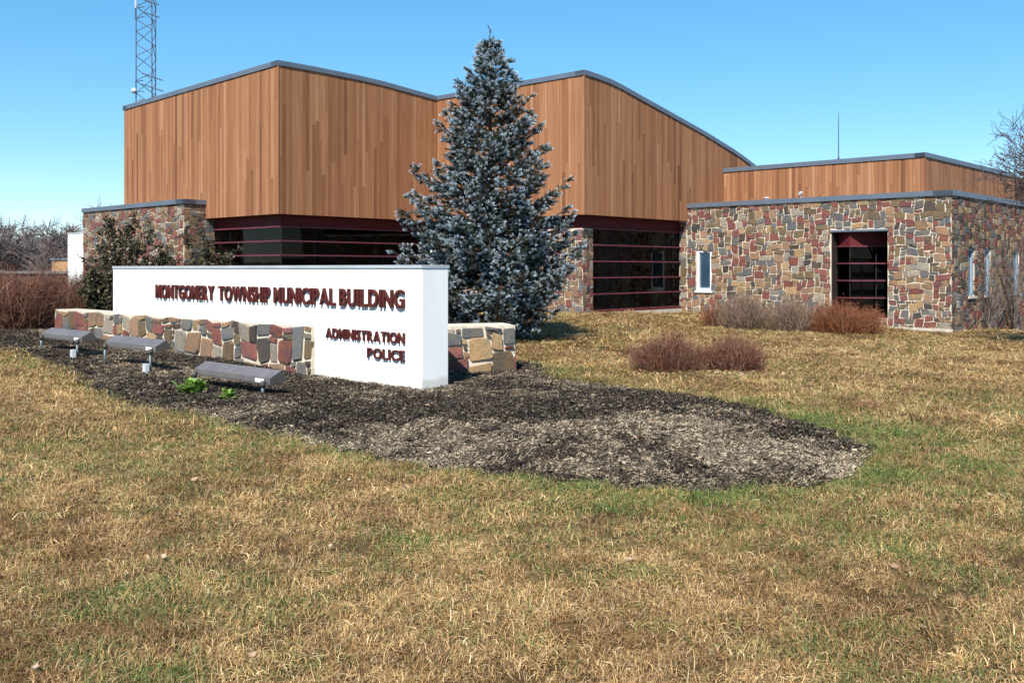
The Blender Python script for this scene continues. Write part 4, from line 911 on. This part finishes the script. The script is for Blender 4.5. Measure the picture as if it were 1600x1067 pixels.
V = np.stack([Cc-u*L_[:,None]-v*wd[:,None], Cc+u*L_[:,None]-v*wd[:,None]*.8+up, Cc+u*L_[:,None]*.9+v*wd[:,None], Cc-u*L_[:,None]*.85+v*wd[:,None]*.7-up],1).reshape(-1,3)
ch_me = np_mesh('mulch_chips', V, np.arange(n*4).reshape(-1,4), M['chip']); at_ = ch_me.attributes.new('pale', 'FLOAT', 'POINT'); at_.data.foreach_set('value', np.repeat(np.clip(pl+.3*strw,0,1.2),4).astype(np.float32))
tag(link('mulch_chips', ch_me), 'dark shredded bark mulch and dry clods over the bed', 'mulch', kind='stuff')
# dry leaves: curled lobed outlines
rg = np.random.default_rng(5); mb = MB(); rl = random.Random(15)
def leaf(x, y, z, s):
    a = rl.uniform(0,6.28); tx_, ty_ = rl.uniform(-.5,.5), rl.uniform(-.5,.5); n0 = len(mb.v); mb.v.append((x,y,z+.012)); K = 10
    for k in range(K):
        t = 6.283*k/K; r = s*(1 if k%2 == 0 else .74)*rl.uniform(.85,1.1)*(1.25 if k in (0,) else 1); px_, py_ = r*math.cos(t), r*.62*math.sin(t)
        X_, Y_ = px_*math.cos(a)-py_*math.sin(a), px_*math.sin(a)+py_*math.cos(a); mb.v.append((x+X_, y+Y_, z+.014+X_*tx_+Y_*ty_+.25*(px_*px_+py_*py_)/s))
    for k in range(K): mb.f.append((n0, n0+1+k, n0+1+(k+1)%K)); mb.m.append(0)
for i in range(260):
    y = 3.4+rl.random()**1.3*18; x = rl.uniform(-.6,.6)*y
    if rl.random() < .45: x, y = rl.uniform(-6,3), rl.uniform(7.1,14.5)
    P = np.array([[x,y]]); d = bed_d(P)[0]; z = top_z(x,y)+(.012 if d > 0 else .028); leaf(x, y, z-.006, rl.uniform(.014,.034))
for i in range(170):
    x = rl.gauss(3.0,.75); y = rl.gauss(15.0,.28); leaf(x, y, g1(x,y)+.02, rl.uniform(.02,.045))
tag(mb.build('fallen_leaves', M['leaf_dry']), 'dry brown fallen leaves scattered on lawn and bed', 'leaves', kind='stuff')
# dry straw litter under the spruce
def weed(label, x, y, r, h, n, seed):
    r_ = random.Random(seed); mb = MB(); z = top_z(x,y)
    for i in range(n):
        a = r_.uniform(0,6.28); L = r*r_.uniform(.5,1.1); e = r_.uniform(.25,1.2); w = r*r_.uniform(.13,.22); d = Vector((math.cos(a)*math.cos(e), math.sin(a)*math.cos(e), math.sin(e)*h/r)); sd = Vector((-math.sin(a), math.cos(a), r_.uniform(-.3,.3)))
        b = Vector((r_.gauss(0,r*.22), r_.gauss(0,r*.22), .0)); m1 = b+d*L*.5; m2 = b+d*L*.85+Vector((0,0,-.06*L)); e_ = b+d*L*1.1+Vector((0,0,-.22*L))
        n0 = len(mb.v); mb.v.extend([tuple(b), tuple(m1-sd*w), tuple(m1+Vector((0,0,-.12*w))), tuple(m1+sd*w), tuple(m2-sd*w*.8), tuple(m2+sd*w*.8), tuple(e_)])
        for f in ((0,1,2),(0,2,3),(1,4,2),(2,4,5),(2,5,3),(4,6,5)): mb.f.append(tuple(n0+i for i in f)); mb.m.append(0)
    o = mb.build('weed_clump', M['weed']); o.location = (x,y,z); tag(o, label, 'weed', 'green weeds in the mulch')
weed('largest bright green weed rosette in the mulch before the nearest floodlight',-4.05,12.35,.20,.26,90,1)
weed('smaller green weed rosette right of the largest one in the mulch',-3.38,11.55,.13,.15,50,2)
weed('tiny green weed tuft in the dark mulch right of the sign',.38,11.4,.07,.06,22,3)

# ------------------------------------------------------------------ far left: white panel, low outbuilding
q = P_at(121,46,420); wp = thing('white_panel_wall','tall narrow white freestanding wall panel beyond the left stone wall','wall'); o = Vector((q[0]-.35,q[1],0))
mb = MB(); abox(mb, o, 0.25, .29, 0, .5, -1.2, 3.24); mb.build('red_edge', M['letter'], wp)
mb = MB(); abox(mb, o, -1.6, .248, 0, .5, -1.2, 3.24); mb.build('panel', M['white'], wp)
mb = MB(); abox(mb, o, -1.62, .30, -.02, .52, 3.241, 3.30); mb.build('cap', M['cap'], wp)
ob = thing('outbuilding','low flat-roofed outbuilding with a tan upper block before the far woods','building')
mb = MB(); mb.box((-52,76,-3),(-32,86,1.22)); mb.build('wall', simple('brown_brick', (.10,.062,.05), .9, .2, 4, .2), ob)
mb = MB(); mb.box((-52.2,75.8,1.222),(-31.8,86.2,1.40)); mb.build('roof_edge', M['roof'], ob)
mb = MB(); mb.box((-36.9,78,1.402),(-33.2,84,2.30)); mb.build('upper_block', simple('tan_cladding', (.36,.20,.105), .8, .12, 1, 0), ob)
mb = MB(); mb.box((-37.0,77.9,2.302),(-33.1,84.1,2.45)); mb.build('roof_edge', M['coping'], ob)
for i in range(3):
    mb = MB(); mb.box((-47+i*5.2,75.96,-.9),(-45+i*5.2,75.999,.4)); mb.build('window', M['interior'], ob)
t = thing('young_bare_tree','small bare young tree standing before the outbuilding by the white panel','tree',(-18.4,38.5,g1(-18.4,38.5)),.4)
link('crown', bare_tree_mesh(55, 3.6, .05, .95, 3, .006, 5, .25, 1.0).mesh('crown', M['twig_grey']), t)
